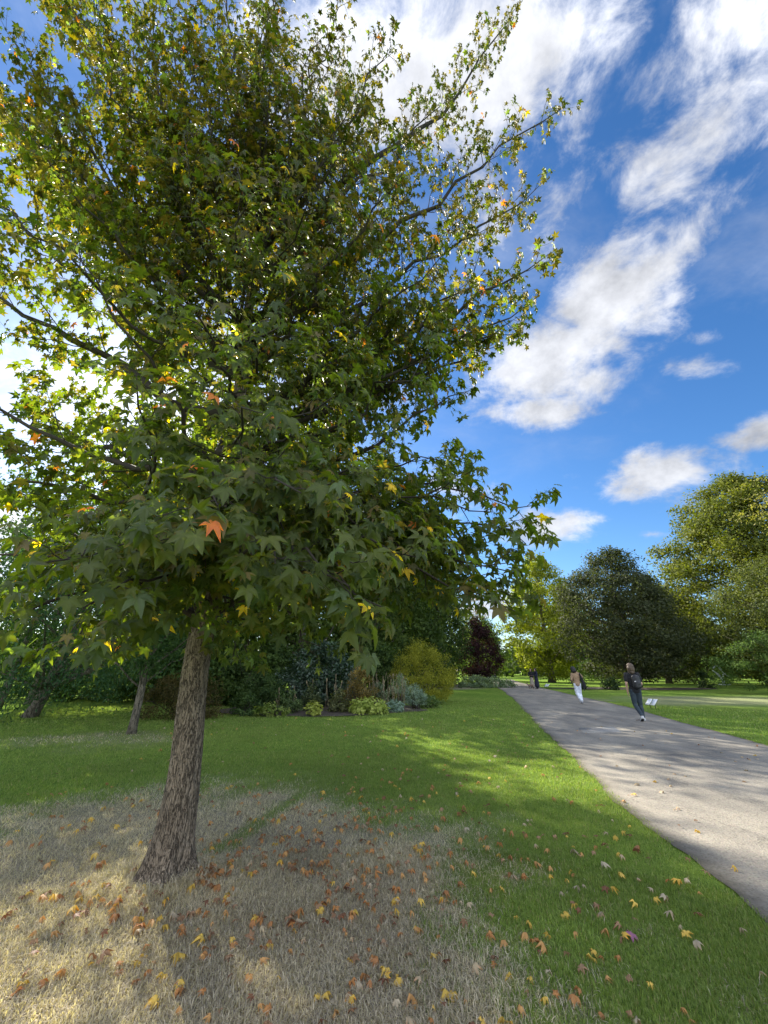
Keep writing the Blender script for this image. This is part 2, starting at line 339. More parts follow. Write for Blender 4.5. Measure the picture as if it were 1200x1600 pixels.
    def asphalt(name, c):
        mt, nt, out = new_mat(name)
        tc = N(nt, 'ShaderNodeTexCoord'); v = N(nt, 'ShaderNodeTexVoronoi'); setin(v, Scale=75.0); L(nt, tc.outputs['Object'], v.inputs['Vector'])
        nz = N(nt, 'ShaderNodeTexNoise'); setin(nz, Scale=1.1, Detail=6.0, Roughness=.6); mp = N(nt, 'ShaderNodeMapping'); mp.inputs['Scale'].default_value = (1.4, .5, 1); mp.inputs['Rotation'].default_value = (0, 0, R(-14))
        L(nt, tc.outputs['Object'], mp.inputs['Vector']); L(nt, mp.outputs[0], nz.inputs['Vector'])
        hs = N(nt, 'ShaderNodeHueSaturation'); setin(hs, Saturation=.12, Value=1.0); L(nt, v.outputs['Color'], hs.inputs['Color'])
        m1 = N(nt, 'ShaderNodeMixRGB', blend_type='OVERLAY'); m1.inputs[0].default_value = .42; m1.inputs[1].default_value = (*c, 1); L(nt, hs.outputs[0], m1.inputs[2])
        rp = N(nt, 'ShaderNodeValToRGB'); rp.color_ramp.elements[0].position = .3; rp.color_ramp.elements[1].position = .7
        rp.color_ramp.elements[0].color = (.62, .62, .63, 1); rp.color_ramp.elements[1].color = (1.3, 1.27, 1.22, 1); L(nt, nz.outputs['Fac'], rp.inputs[0])
        m2 = N(nt, 'ShaderNodeMixRGB', blend_type='MULTIPLY'); m2.inputs[0].default_value = 1; L(nt, m1.outputs[0], m2.inputs[1]); L(nt, rp.outputs[0], m2.inputs[2])
        at_ = N(nt, 'ShaderNodeAttribute', attribute_name='mask'); e2 = N(nt, 'ShaderNodeTexNoise'); setin(e2, Scale=9.0, Detail=6.0); L(nt, tc.outputs['Object'], e2.inputs['Vector'])
        em = N(nt, 'ShaderNodeMath', operation='MULTIPLY_ADD'); em.inputs[1].default_value = 1.3; L(nt, e2.outputs['Fac'], em.inputs[0]); em.inputs[2].default_value = -.55
        ea = N(nt, 'ShaderNodeMath', operation='ADD'); ea.use_clamp = True; L(nt, em.outputs[0], ea.inputs[0]); L(nt, at_.outputs['Fac'], ea.inputs[1])
        ec = N(nt, 'ShaderNodeMath', operation='MULTIPLY'); ec.use_clamp = True; L(nt, ea.outputs[0], ec.inputs[0]); L(nt, at_.outputs['Fac'], ec.inputs[1])
        me_ = N(nt, 'ShaderNodeMixRGB'); me_.inputs[2].default_value = (.085, .07, .042, 1); L(nt, ec.outputs[0], me_.inputs[0]); L(nt, m2.outputs[0], me_.inputs[1])
        dn = N(nt, 'ShaderNodeTexNoise'); setin(dn, Scale=2.5, Detail=6.0, Roughness=.65); L(nt, tc.outputs['Object'], dn.inputs['Vector'])
        dm_ = N(nt, 'ShaderNodeMixRGB', blend_type='ADD'); dm_.inputs[0].default_value = .9; L(nt, tc.outputs['Object'], dm_.inputs[1]); L(nt, dn.outputs['Color'], dm_.inputs[2])
        ck = N(nt, 'ShaderNodeTexVoronoi', feature='DISTANCE_TO_EDGE'); setin(ck, Scale=.42); L(nt, dm_.outputs[0], ck.inputs['Vector'])
        cr_ = N(nt, 'ShaderNodeMapRange'); setin(cr_, From_Min=.0, From_Max=.007, To_Min=.6, To_Max=1.0); L(nt, ck.outputs['Distance'], cr_.inputs['Value'])
        m4 = N(nt, 'ShaderNodeMixRGB', blend_type='MULTIPLY'); m4.inputs[0].default_value = 1; L(nt, me_.outputs[0], m4.inputs[1]); L(nt, cr_.outputs[0], m4.inputs[2]); m2 = m4
        b = N(nt, 'ShaderNodeBump'); setin(b, Strength=.6, Distance=.006); L(nt, v.outputs['Distance'], b.inputs['Height'])
        p = N(nt, 'ShaderNodeBsdfPrincipled'); setin(p, Roughness=.85); p.inputs['Specular IOR Level'].default_value = .3
        L(nt, m2.outputs[0], p.inputs['Base Color']); L(nt, b.outputs[0], p.inputs['Normal']); L(nt, p.outputs[0], out.inputs[0]); return mt
    o = mesh_np('path', V, Q, asphalt('asphalt', (.205, .187, .155)), smooth=True, fattr=np.tile(np.interp(np.minimum(u, 1-u), [0, .025, .07], [.9, .5, 0]), len(ys))); tag(o, kind='structure')
    c = [G(905, 1139), G(958, 1137), G(972, 1145.5), G(912, 1146.5)]
    V = np.array(c); V[:, 2] = .0285
    o = mesh_np('path_patch', np.vstack([V, V-np.array([0, 0, .03])]), np.array([[0, 3, 2, 1], [0, 1, 5, 4], [1, 2, 6, 5], [2, 3, 7, 6], [3, 0, 4, 7]]), asphalt('pale_repair', (.27, .26, .24)))
    tag(o, kind='structure')
    # dark soil bed below the evergreen and under the shrub border
    soil = plain('bed_soil', (.055, .042, .03), .95, .5, 9, bump=.8)
    for (cx, cy, rx, ry) in ((23, 38.5, 7.5, 2.4), (-2.4, 19.0, 4.2, 3.2), (7.2, 47, 4.5, 4)):
        a = np.linspace(0, 2*np.pi, 72, endpoint=False); rr = 1+(fbm(np.cos(a)*2+cx, np.sin(a)*2+cy, 8)-.5)*.5
        ring = np.stack([cx+rx*rr*np.cos(a), cy+ry*rr*np.sin(a), np.full(72, .024)], -1); inn = ring.copy(); inn[:, :2] = (inn[:, :2]-[cx, cy])*.6+[cx, cy]; inn[:, 2] = .07
        V = np.vstack([ring, inn, [[cx, cy, .08]]]); i = np.arange(72); i2 = (i+1) % 72
        tag(mesh_np('soil', V, [np.stack([i, i2, 72+i2, 72+i], -1), np.stack([72+i, 72+i2, np.full(72, 144)], -1)], soil, smooth=True), kind='structure')
build_ground()

def build_grass():
    # blades thin out with distance; colours are the blades' own
    specs = [(1.3, 4.6, 300000, 3), (4.6, 9.5, 260000, 1), (9.5, 24, 150000, 1)]
    for (r0, r1, n, kind) in specs:
        rr = np.sqrt(rng.uniform(r0**2, r1**2, n)) if r1 < 6 else r0*(r1/r0)**rng.uniform(0, 1, n)
        th = rng.uniform(-.88, .84, n)
        x = rr*np.sin(th); y = rr*np.cos(th)
        ok = ((x < pathL(y)+rng.uniform(-.02, .09, n)**1+(fbm(y*3, y*0, 31)-.5)*.1) | (x > pathR(y)-.03))
        ok &= np.hypot(x-TX, y-TY) > .2
        x, y, rr = x[ok], y[ok], rr[ok]; n = len(x)
        dm = dry_mask(x, y); dry = rng.uniform(0, 1, n) < sstep(.1, .9, dm)
        lod = np.maximum(1, rr/4.2)
        tuft = fbm(x*4, y*4, 14)
        h = np.where(dry, rng.uniform(.014, .045, n), rng.uniform(.016, .036, n))*(.6+.8*tuft)*lod**.4
        near = np.exp(-((np.hypot(x-TX, y-TY)-.28)/.12)**2)*dry; h = h*(1+1.9*near*rng.uniform(0, 1, n))
        w = np.where(dry, .0020, .0019)*rng.uniform(.6, 1.4, n)*lod**1.1
        a = rng.uniform(0, 2*np.pi, n); lean = np.where(dry, rng.uniform(.3, 1.6, n), rng.uniform(.1, .9, n))
        dx, dy = np.cos(a), np.sin(a); b = a+np.pi/2+rng.normal(0, .5, n); wx, wy = np.cos(b)*w, np.sin(b)*w
        z0 = gz(x, y)-.008
        P = np.stack([x, y, z0], -1); Wv = np.stack([wx, wy, 0*wx], -1)
        tip = P+np.stack([dx*h*lean, dy*h*lean, h*np.clip(1.15-lean*.45, .25, 1)], -1)
        mid = P+np.stack([dx*h*lean*.35, dy*h*lean*.35, h*.6*np.clip(1.2-lean*.3, .4, 1)], -1)
        t = rng.uniform(0, 1, n)[:, None]
        gcol = (1-t)*np.array([.10, .16, .03])+t*np.array([.25, .33, .075])
        gcol = np.where((rng.uniform(0, 1, n) < .07)[:, None], np.array([.3, .27, .13]), gcol)
        gcol = gcol*(.75+.5*fbm(x*.9, y*.9, 17))[:, None]
        dcol = (1-t)*np.array([.26, .22, .165])+t*np.array([.68, .6, .48])
        dcol = dcol*(.72+.55*fbm(x*1.6, y*1.6, 19))[:, None]
        c = np.where(dry[:, None], dcol, gcol)
        if kind == 3:
            V = np.stack([P-Wv, P+Wv, mid-Wv*.8, mid+Wv*.8, tip], 1); k = 5
            base = np.arange(n)[:, None]*k
            Fc = [base+np.array([0, 1, 3, 2]), base+np.array([2, 3, 4])]
        else:
            V = np.stack([P-Wv, P+Wv, tip], 1); k = 3
            Fc = [np.arange(n)[:, None]*3+np.array([0, 1, 2])]
        yield V.reshape(-1, 3), Fc, np.repeat(c, k, 0)
def join_parts(parts):
    off = 0; Vs = []; T = []; Q = []; C = []
    for V, Fc, c in parts:
        for f in Fc: (Q if f.shape[1] == 4 else T).append(f+off)
        Vs.append(V); C.append(c); off += len(V)
    Fo = [np.vstack(a) for a in (Q, T) if a]
    return np.vstack(Vs), Fo, np.vstack(C)
V, Fc, c = join_parts(list(build_grass()))
tag(mesh_np('grass', V, Fc, M_BLADE, colr=c), 'short lawn grass, green by the path and dry straw coloured round the tree', 'grass', kind='stuff')

# ------------------------------------------------------------------ star shaped leaves
def star_template():
    c = np.array([0, .30])
    ang = np.array([-118, -57, 0, 57, 118]); ln = np.array([.50, .68, .78, .68, .50])
    nang = np.array([-158, -86, -29, 29, 86, 158]); nl = np.array([.25, .32, .36, .36, .32, .25])
    def pt(a, l): return np.array([c[0]+l*math.sin(R(a)), c[1]+l*math.cos(R(a))])
    tips = [pt(a, l) for a, l in zip(ang, ln)]; nots = [pt(a, l) for a, l in zip(nang, nl)]
    # shoulder points make each lobe ovate before it tapers
    V = [[c[0], c[1], 0]]
    for t in tips: V.append([t[0], t[1], -.10])
    for q in nots: V.append([q[0], q[1], .035])
    for i in range(5):
        for s in (-1, 1):
            a = ang[i]+s*18; l = ln[i]*.62; q = pt(a, l); V.append([q[0], q[1], .03])
    V += [[-.012, -.55, 0], [.012, -.55, 0], [.012, .3, 0], [-.012, .3, 0]]
    V = np.array(V); Tm = []
    for i in range(5):
        tip = 1+i; n0 = 6+i; n1 = 7+i; s0 = 12+2*i; s1 = 13+2*i
        Tm += [[0, n0, s0], [0, s0, tip], [0, tip, s1], [0, s1, n1]]
    Tm += [[22, 23, 24], [22, 24, 25]]
    return V, np.array(Tm)[:, ::-1]
STAR_V, STAR_T = star_template()
def star_leaves(P, tipd, nrm, size, curl, colr):
    """P attachment points of blades; returns V, F, C"""
    tipd = unit(tipd); nrm = unit(nrm-tipd*np.sum(nrm*tipd, -1, keepdims=True)); rt = np.cross(tipd, nrm)
    n = len(P); T = STAR_V
    x = T[:, 0][None]; y = T[:, 1][None]; z = T[:, 2][None]
    r2 = (x**2+(y-.3)**2)
    zz = z*1.0-curl[:, None]*r2*.9+curl[:, None]*.35*np.sin(x*7+curl[:, None]*40)*.25
    s = size[:, None, None]
    V = P[:, None]+s*(x[..., None]*rt[:, None]+y[..., None]*tipd[:, None]+zz[..., None]*nrm[:, None])
    k = len(T); Fc = (np.arange(n)[:, None, None]*k+STAR_T[None]).reshape(-1, 3)
    C = np.repeat(colr[:, None], k, 1)
    tone = np.ones(k); tone[0] = 1.2; tone[6:12] = .86; tone[1:6] = .95
    bt = (rng.uniform(0, 1, n) < .3)[:, None]*rng.uniform(.2, 1, (n, 1)); C = C*tone[None, :, None]
    C[:, 1:6] = C[:, 1:6]*(1-bt[..., None])+bt[..., None]*C[:, 1:6]*np.array([1.7, .95, .7])
    return V.reshape(-1, 3), Fc, C.reshape(-1, 3)

# ------------------------------------------------------------------ the sweetgum
def leaf_colours(P, n):
    t = rng.uniform(0, 1, n)[:, None]
    c = (1-t)*np.array([.032, .049, .013])+t*np.array([.085, .096, .026])
    z = P[:, 2]
    # bronzed leaves, more of them high up and outside
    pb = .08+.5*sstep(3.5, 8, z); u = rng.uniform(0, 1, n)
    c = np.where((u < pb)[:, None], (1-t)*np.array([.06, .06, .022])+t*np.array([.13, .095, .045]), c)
    blob = fbm(P[:, 0]*2.2+P[:, 2]*1.3, P[:, 1]*2.2-P[:, 2]*1.7, 41)
    py_ = .007+.12*sstep(.66, .78, blob)
    u = rng.uniform(0, 1, n); yel = np.array([.55, .36, .03])*rng.uniform(.75, 1.15, (n, 1))
    c = np.where((u < py_)[:, None], yel, c)
    c = np.where(((u > .994))[:, None], np.array([.42, .13, .05]), c)
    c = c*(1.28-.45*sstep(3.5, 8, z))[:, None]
    u = rng.uniform(0, 1, n)
    c = np.where((u < .06)[:, None], np.array([.10, .13, .07]), c)     # greyish bloom
    return c
def curve(p0, p1, bow, n, wob):
    t = np.linspace(0, 1, n)[:, None]
    m = (p0+p1)/2+np.array(bow)
    P = (1-t)**2*p0+2*t*(1-t)*m+t**2*p1
    P[1:-1] += rng.normal(0, wob, (n-2, 3)); return P
def at(P, t):
    k = t*(len(P)-1); i = min(int(k), len(P)-2); f = k-i; return P[i]*(1-f)+P[i+1]*f, unit(P[i+1]-P[i])
def build_sweetgum():
    root = empty('sweetgum_tree', (TX, TY, 0), label='large sweetgum tree with a furrowed brown trunk and a broad crown of star shaped leaves', cat='tree')
    base = np.array([TX, TY, 0.0])
    # trunk
    H = 10.6
    zs = np.concatenate([np.linspace(-.05, 2.6, 110), np.linspace(2.65, H, 60)])
    def rad(z):
        r = np.interp(z, [-.1, 0, .06, .15, .35, .76, 1.26, 2.0, 3, 5, 8, 10.6], [.25, .216, .192, .172, .146, .126, .118, .109, .097, .08, .035, .008]); return r
    def axis(z):
        return np.stack([.02*np.sin(z*1.7)-.035*np.maximum(z-3, 0)+.02*np.sin(z*3.1), .015*np.sin(z*2.3+1)+.0*z, z], -1)
    k = 96; a = np.arange(k)*2*np.pi/k
    A, Z = np.meshgrid(a, zs); r = rad(Z)
    flare = np.exp(-np.maximum(Z, 0)/.16); r = r*(1+flare*(.1+.24*np.sin(A*5+1)+.12*np.sin(A*3+.4)))
    # furrowed bark relief
    wz = (fbm(A*3/np.pi*2, Z*2.5, 51)-.5)*1.4
    ridge = np.abs(np.sin(A*11+wz*5+(fbm(A*2, Z*5, 52)-.5)*5))
    r = r+(.008*(ridge-.5)+.006*(fbm(A*9, Z*16, 53)-.5))*np.clip(r/.13, .2, 1.6)
    ax = axis(zs)
    V = np.stack([ax[:, None, 0]+r*np.cos(A), ax[:, None, 1]+r*np.sin(A), Z], -1).reshape(-1, 3)
    n = len(zs); i, j = np.meshgrid(np.arange(n-1), np.arange(k), indexing='ij'); j2 = (j+1) % k
    Q = np.stack([i*k+j, i*k+j2, (i+1)*k+j2, (i+1)*k+j], -1).reshape(-1, 4)
    mesh_np('trunk', V, Q, M_BARK, root, smooth=True)
    tips = []
    # boughs that show: (photo x, y, forward distance, attach-height or None)
    vis = [(812, 935, 3.7, 2.95), (790, 880, 3.3, 2.7), (832, 790, 3.9, 2.75), (745, 720, 4.6, 3.0), (735, 610, 4.2, 3.3), (780, 540, 4.6, 4.2), (832, 470, 4.1, 4.1), (860, 395, 3.9, 4.3),
           (848, 285, 3.7, 5.2), (880, 168, 3.5, 6.0), (802, 22, 3.6, 6.8), (708, 150, 3.2, 6.6), (612, 70, 3.0, 7.0), (640, 250, 2.6, 5.0), (690, 400, 2.8, 4.2), (660, 560, 2.7, 3.3),
           (600, 950, 2.3, 2.7), (545, 915, 1.9, 2.6), (650, 870, 2.6, 2.8), (430, 880, 1.9, 2.6), (470, 770, 1.75, 2.8), (340, 790, 1.75, 2.7), (560, 770, 2.1, 2.9), (230, 850, 1.8, 2.5), (130, 950, 2.0, 2.4), (20, 970, 2.2, 2.4), (60, 880, 2.0, 2.5),
           (390, 640, 1.8, 3.0), (520, 620, 2.0, 3.2), (320, 470, 1.8, 3.6), (460, 460, 2.0, 3.9), (370, 260, 2.1, 4.8),
           (500, 290, 2.2, 5.2), (30, 190, 2.2, 5.2), (150, 60, 2.2, 6.0), (290, 60, 2.1, 6.4), (420, 20, 2.4, 7.0), (530, 10, 2.8, 7.6), (350, -60, 2.8, 7.6), (560, 150, 2.6, 6.4), (-120, 250, 2.8, 5.4), (80, -60, 2.8, 6.6), (20, 60, 2.5, 5.6),
           (-150, 900, 3.0, 2.5), (-180, 760, 3.4, 2.9), (60, 1020, 3.4, 2.3), (-120, 600, 3.8, 3.5), (-100, 400, 4.2, 4.4), (0, 180, 4.8, 6.0),
           (160, 1020, 4.2, 2.3), (400, 1052, 5.6, 2.4), (360, 1040, 6.3, 2.5), (520, 930, 6.2, 2.7), (640, 830, 6.2, 2.9), (150, 900, 6.3, 2.6), (300, 880, 6.8, 2.8), (450, 780, 6.9, 3.1), (180, 760, 6.6, 3.2), (60, 640, 6.2, 3.6), (560, 640, 6.4, 3.8), (330, 620, 6.9, 3.9), (650, 500, 5.6, 4.4),
           (480, 440, 6.4, 5.0), (200, 470, 6.4, 5.0), (610, 330, 5.3, 5.6), (420, 250, 5.6, 6.6), (280, 220, 5.2, 7.0), (560, 140, 4.4, 7.2), (500, 1010, 3.4, 2.5), (805, 955, 3.3, 2.75), (825, 900, 3.5, 2.8), (795, 945, 3.9, 2.8), (822, 850, 3.7, 2.8), (715, 840, 3.6, 2.9), (690, 720, 3.2, 3.0), (770, 800, 3.3, 2.9), (760, 420, 3.4, 4.4), (800, 500, 3.9, 4.0), (740, 500, 3.4, 3.8), (250, 0, 2.3, 6.6), (430, -50, 2.8, 7.4), (490, 70, 2.5, 6.8), (190, -40, 2.6, 6.6), (110, 10, 2.3, 6.0), (340, 20, 2.5, 6.9), (20, 330, 2.2, 4.6), (-60, 90, 2.8, 6.0)]
    prim = []
    SLIM = {(880, 168): .6, (802, 22): .55, (708, 150): .7, (848, 285): .8, (860, 395): .95, (832, 470): 1.0, (745, 230): .7, (612, 70): .8, (735, 610): .7}
    for (px, py, f, h) in vis:
        p = D(px, py, f)-base; prim.append((h, p, SLIM.get((px, py), 1.0)))
    g = 0
    for zt, rr_, cnt in ((3.6, 2.0, 4), (5.2, 1.9, 5), (6.8, 1.8, 7), (8.2, 1.6, 8), (9.4, 1.1, 7)):
        for q in range(cnt):
            g += 2.39996; p = np.array([math.cos(g)*rr_, math.sin(g)*rr_, zt+random.uniform(-.4, .4)]); prim.append((zt-rr_*.8, p, 1.0))
    twP, twT, twL = [], [], []       # leaf-bearing twigs
    def twig_leaves(P, ln, dens=1.0):
        m = max(2, int(ln/.056*dens))
        for q in range(m):
            t = .12+.88*(q+random.random()*.6)/m; p, d = at(P, min(t, .999)); twP.append(p); twT.append(d); twL.append(q)
        p, d = at(P, .999)
        for q in range(2): twP.append(p); twT.append(d); twL.append(q)
    for (h, tip, slim) in prim:
        p0 = axis(np.array(h)); p0 = np.array([p0[0], p0[1], h]); Lh = np.linalg.norm(tip-p0)
        low = tip[2] < h+.6
        bow = (0, 0, .16*Lh if low else -.07*Lh)
        P = curve(p0, tip, bow, 12, .034*Lh**.5)
        r0 = (.009+.0085*Lh)*(.7 if h > 5 else 1.0)*(.8 if low else 1.1); rt = np.interp(np.linspace(0, 1, 12), [0, .08, 1], [r0*1.25, r0, .004])
        mb = MB(); mb.tube(P, rt, 8)
        ns = int(Lh/(.25 if h < 5 else .165))
        spin = random.uniform(0, 6)
        for s in range(ns):
            t = .16+.84*(s+.5)/ns; q0, d = at(P, t)
            spin += 2.4+random.uniform(-.4, .4)
            side = unit(np.cross(d, [0, 0, 1.])); up = np.cross(side, d)
            outd = unit(d*random.uniform(.45, .9)+side*math.cos(spin)*1.0+up*math.sin(spin)*.55+np.array([0, 0, -.1 if low else .22]))
            sl_ = (.22+.30*Lh*(1-t)**.8)*random.uniform(.65, 1.15); sl_ = min(sl_, 1.0)*slim
            q1 = q0+outd*sl_; S = curve(q0, q1, (0, 0, random.uniform(-.04, .08)*sl_), 6, .02*sl_)
            mb.tube(S, np.linspace(max(.0035, .008*sl_+.002), .002, 6), 4, cap=False)
            nt_ = max(1, int(sl_/.12)); sp2 = random.uniform(0, 6)
            twig_leaves(S[3:] if sl_ > .5 else S[1:], sl_*.5)
            for w in range(nt_):
                t2 = .25+.7*(w+.5)/nt_; w0, d2 = at(S, t2); sp2 += 2.4
                side2 = unit(np.cross(d2, [0, 0, 1.])); up2 = np.cross(side2, d2)
                o2 = unit(d2*.7+side2*math.cos(sp2)+up2*math.sin(sp2)*.7+rng.normal(0, .15, 3))
                tl = random.uniform(.1, .26)
                W = curve(w0, w0+o2*tl, (0, 0, -.01), 3, .004)
                mb.tube(W, np.array([.0024, .002, .0013]), 3, cap=False)
                twig_leaves(W, tl)
        mb.build('branch', M_TWIG, root)
    P = np.array(twP); T = np.array(twT); n = len(P)
    print('sweetgum leaves', n)
    outw = P*np.array([1, 1, 0]); outw = unit(outw)
    pet = unit(T*.5+rng.normal(0, .6, (n, 3))+outw*.3)
    size = rng.uniform(.055, .14, n)*np.interp(P[:, 2], [1.5, 4, 7, 9], [1.06, .94, .84, .76])
    B = P+pet*(size*.55)[:, None]
    tipd = unit(pet*.55+outw*.25+np.array([0, 0, -.72])+rng.normal(0, .32, (n, 3)))
    nrm = np.array([0, 0, .75])+outw*.55+rng.normal(0, .38, (n, 3))
    curl = rng.uniform(.05, .8, n)
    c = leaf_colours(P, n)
    # keep clear of the trunk's lower part and of the eye
    W = B+base
    ok = (np.linalg.norm(W-np.array([0, 0, EYE]), axis=1) > 1.45)&(W[:, 2] > 1.6+.5*sstep(-.1, .4, W[:, 0])-.22*sstep(.95, 1.3, W[:, 0])+.1*np.sin(W[:, 0]*5)+rng.normal(0, .04, n))
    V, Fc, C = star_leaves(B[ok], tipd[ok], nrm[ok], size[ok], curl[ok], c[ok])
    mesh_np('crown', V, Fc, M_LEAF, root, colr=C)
    return root
build_sweetgum()

# ------------------------------------------------------------------ background foliage
def quads(P, outw, size, colr, droop=0., flat=.4, asp=.55):
    n = len(P)
    nrm = unit(outw*.7+np.array([0, 0, flat])+rng.normal(0, .55, (n, 3)))
    t = unit(rng.normal(0, 1, (n, 3))+np.array([0, 0, -droop])+outw*.5); t = unit(t-nrm*np.sum(t*nrm, -1, keepdims=True)); b = np.cross(nrm, t)
    s = size[:, None]
    V = np.stack([P, P+s*(t*.5+b*asp*.5)-nrm*s*.06, P+s*t, P+s*(t*.5-b*asp*.5)-nrm*s*.06], 1)
    Fc = np.arange(n)[:, None]*4+np.array([[0, 1, 2, 3]]); return V.reshape(-1, 3), Fc, np.repeat(colr, 4, 0)
def crown_clumps(H, z0, prof, rx, ry, n, cr, lob=.25, inner=.5, seed=0):
    zf, rf = zip(*prof); out = []
    ph = random.uniform(0, 50)
    while len(out) < n:
        f = random.random(); rr = np.interp(f, zf, rf)
        if random.random() > rr+.12: continue
        a = random.uniform(0, 2*math.pi)
        lobe = 1+lob*2*(float(vnoise(math.cos(a)*2.2+ph, f*4+math.sin(a)*2.2, seed))-.5)
        q = inner+(1-inner)*random.random()**.6 if random.random() < .8 else random.random()*inner
        rr = max(rr*lobe-cr/max(rx, ry)*.5, .02)
        out.append((rx*rr*q*math.cos(a), ry*rr*q*math.sin(a), z0+(H-z0)*f, cr*random.uniform(.65, 1.35)))
    return np.array(out)
def plant(name, label, cat, base, H, z0, prof, rx, ry=None, nc=120, cr=.6, per=60, leaf=.12, cols=((.04, .08, .02), (.09, .14, .03)), tr=.2, trunk=True, mat=None, droop=0., flat=.4, asp=.55,
          lean=(0, 0), lob=.25, squash=.7, group=None, limbs=26, inner=.5, barkm=None, stems=0, hi=None):
    ry = ry or rx; mat = mat or M_FOL
    root = empty(name, (base[0], base[1], 0), label=label, cat=cat, group=group)
    C = crown_clumps(H, z0, prof, rx, ry, nc, cr, lob, inner, seed=int(abs(base[0]*13)+abs(base[1]*7)))
    C[:, 0] += lean[0]*C[:, 2]/H; C[:, 1] += lean[1]*C[:, 2]/H
    if trunk:
        top = z0+(H-z0)*.75; zz = np.linspace(-.05, top, 16)
        rr = np.interp(zz, [-.05, .25, 1.0, top], [tr*1.45, tr*1.1, tr, tr*.2])
        mb = MB(); mb.tube(np.stack([lean[0]*(np.maximum(zz, 0)/H)**.8+.05*np.sin(zz*1.3)*tr*4, lean[1]*zz/H, zz], -1), rr, 12)
        for k in range(min(limbs, len(C))):
            c = C[k]; zb = max(z0*.7, c[2]-(.35+.4*random.random())*(abs(c[0])+abs(c[1]))); zb = min(zb, top*.95); zb = max(zb, .2)
            p0 = np.array([lean[0]*zb/H, lean[1]*zb/H, zb]); r0 = tr*.35*(1-zb/H*.7)
            mb.tube(curve(p0, c[:3].copy(), (0, 0, .1), 7, .04*H/8), np.linspace(r0, r0*.15, 7), 6)
        mb.build('trunk', barkm or M_BARK2, root)
    elif stems:
        mb = MB()
        for k in range(stems):
            c = C[random.randrange(len(C))]; p0 = np.array([random.uniform(-.3, .3)*rx, random.uniform(-.3, .3)*ry, -.02])
            mb.tube(curve(p0, c[:3].copy(), (0, 0, .1), 5, .02), np.linspace(.018, .006, 5), 5)
        mb.build('stems', M_TWIG, root)
    n = nc*per; idx = rng.integers(0, nc, n)
    d = unit(rng.normal(0, 1, (n, 3))); rad = rng.uniform(0, 1, n)**.45
    P = C[idx, :3]+d*(C[idx, 3]*rad)[:, None]*np.array([1, 1, squash])
    P[:, 2] -= droop*rng.uniform(0, 1, n)*C[idx, 3]
    cen = np.array([0, 0, (H+z0)/2]); outw = unit(unit(P-cen)*.6+d*.6)
    t = np.clip(rng.normal(.5, .28, n)+(rng.uniform(-.3, .3, nc)[idx]), 0, 1)[:, None]
    c = (1-t)*np.array(cols[0])+t*np.array(cols[1])
    if hi is not None: c = np.where((rng.uniform(0, 1, n) < hi[0])[:, None], np.array(hi[1]), c)
    V, Fc, cc = quads(P, outw, leaf*rng.uniform(.6, 1.3, n), c, droop, flat, asp)
    V[:, 2] = np.maximum(V[:, 2], .01)
    mesh_np('crown' if trunk else 'foliage', V, Fc, mat, root, colr=cc)
    return root
ROUND = ((0, .35), (.15, .8), (.4, 1), (.7, .85), (.9, .5), (1, .15))
DOME = ((0, .85), (.2, 1), (.5, .95), (.8, .65), (1, .15))
CONE = ((0, .8), (.15, 1), (.5, .8), (.8, .4), (1, .05))
EGG = ((0, .5), (.2, .9), (.4, 1), (.65, .85), (.85, .55), (1, .12))
YG = ((.12, .16, .015), (.24, .27, .025)); DK = ((.012, .026, .012), (.035, .06, .02)); MG = ((.035, .07, .015), (.08, .13, .025)); OL = ((.045, .06, .02), (.10, .115, .045))

def gx(px, y): return ray(px, 1060)[0]/ray(px, 1060)[1]*y
# right side
plant('evergreen_tree', 'wide dark evergreen with its crown down to the grass behind the backpack walker', 'tree', (23.6, 40), 13.2, .9, EGG, 6.5, 5.6, nc=460, cr=1.1, per=120, leaf=.24, cols=((.022, .03, .014), (.065, .075, .036)), tr=.4, mat=M_FOL, flat=.3, inner=.6, lob=.3, limbs=60)
plant('hornbeam_tree', 'tall yellow green tree rising behind the dark evergreen at the right edge', 'tree', (46, 46), 25, .8, EGG, 12.5, 10, nc=700, cr=1.6, per=150, leaf=.36, cols=((.045, .062, .01), (.135, .145, .02)), tr=.5, inner=.62, flat=.3, limbs=60)
plant('evergreen_tree', 'second dark evergreen, joining the wide one on its right', 'tree', (35.5, 53), 13.5, .5, EGG, 6.2, 5, nc=300, cr=1.1, per=110, leaf=.25, cols=((.025, .034, .012), (.075, .085, .03)), tr=.3, flat=.3, inner=.6, lob=.3)
plant('conical_tree', 'narrow yellow green conical tree between the dark evergreen and the end of the path', 'tree', (22.9, 58), 18, .8, EGG, 5.4, 5, nc=300, cr=1.1, per=110, leaf=.34, cols=((.12, .15, .015), (.26, .28, .028)), tr=.4, inner=.6)
plant('olive_tree', 'olive green tree in front of the tall yellow green tree at the right edge', 'tree', (36.5, 36), 11.5, 1.0, EGG, 6.8, 6, nc=300, cr=1.1, per=110, leaf=.22, cols=((.04, .055, .014), (.10, .115, .03)), tr=.3, inner=.55)
plant('fine_leaved_tree', 'thin branched olive leaved tree reaching in at the upper right edge', 'tree', (29.4, 22), 15.5, 8.5, ROUND, 5.6, 5, nc=150, cr=.9, per=46, leaf=.17, cols=((.12, .12, .04), (.22, .2, .07)), tr=.22, inner=.4, squash=.5, lob=.5)
plant('layered_shrub', 'tall shrub with layered drooping green fronds at the right edge beside the white frame', 'shrub', (28.2, 29), 4.6, .5, DOME, 5.4, 3, nc=90, cr=.75, per=150, leaf=.17, cols=((.045, .085, .02), (.09, .14, .03)), trunk=False, stems=14, squash=.28, droop=.6, flat=.9, asp=.35)
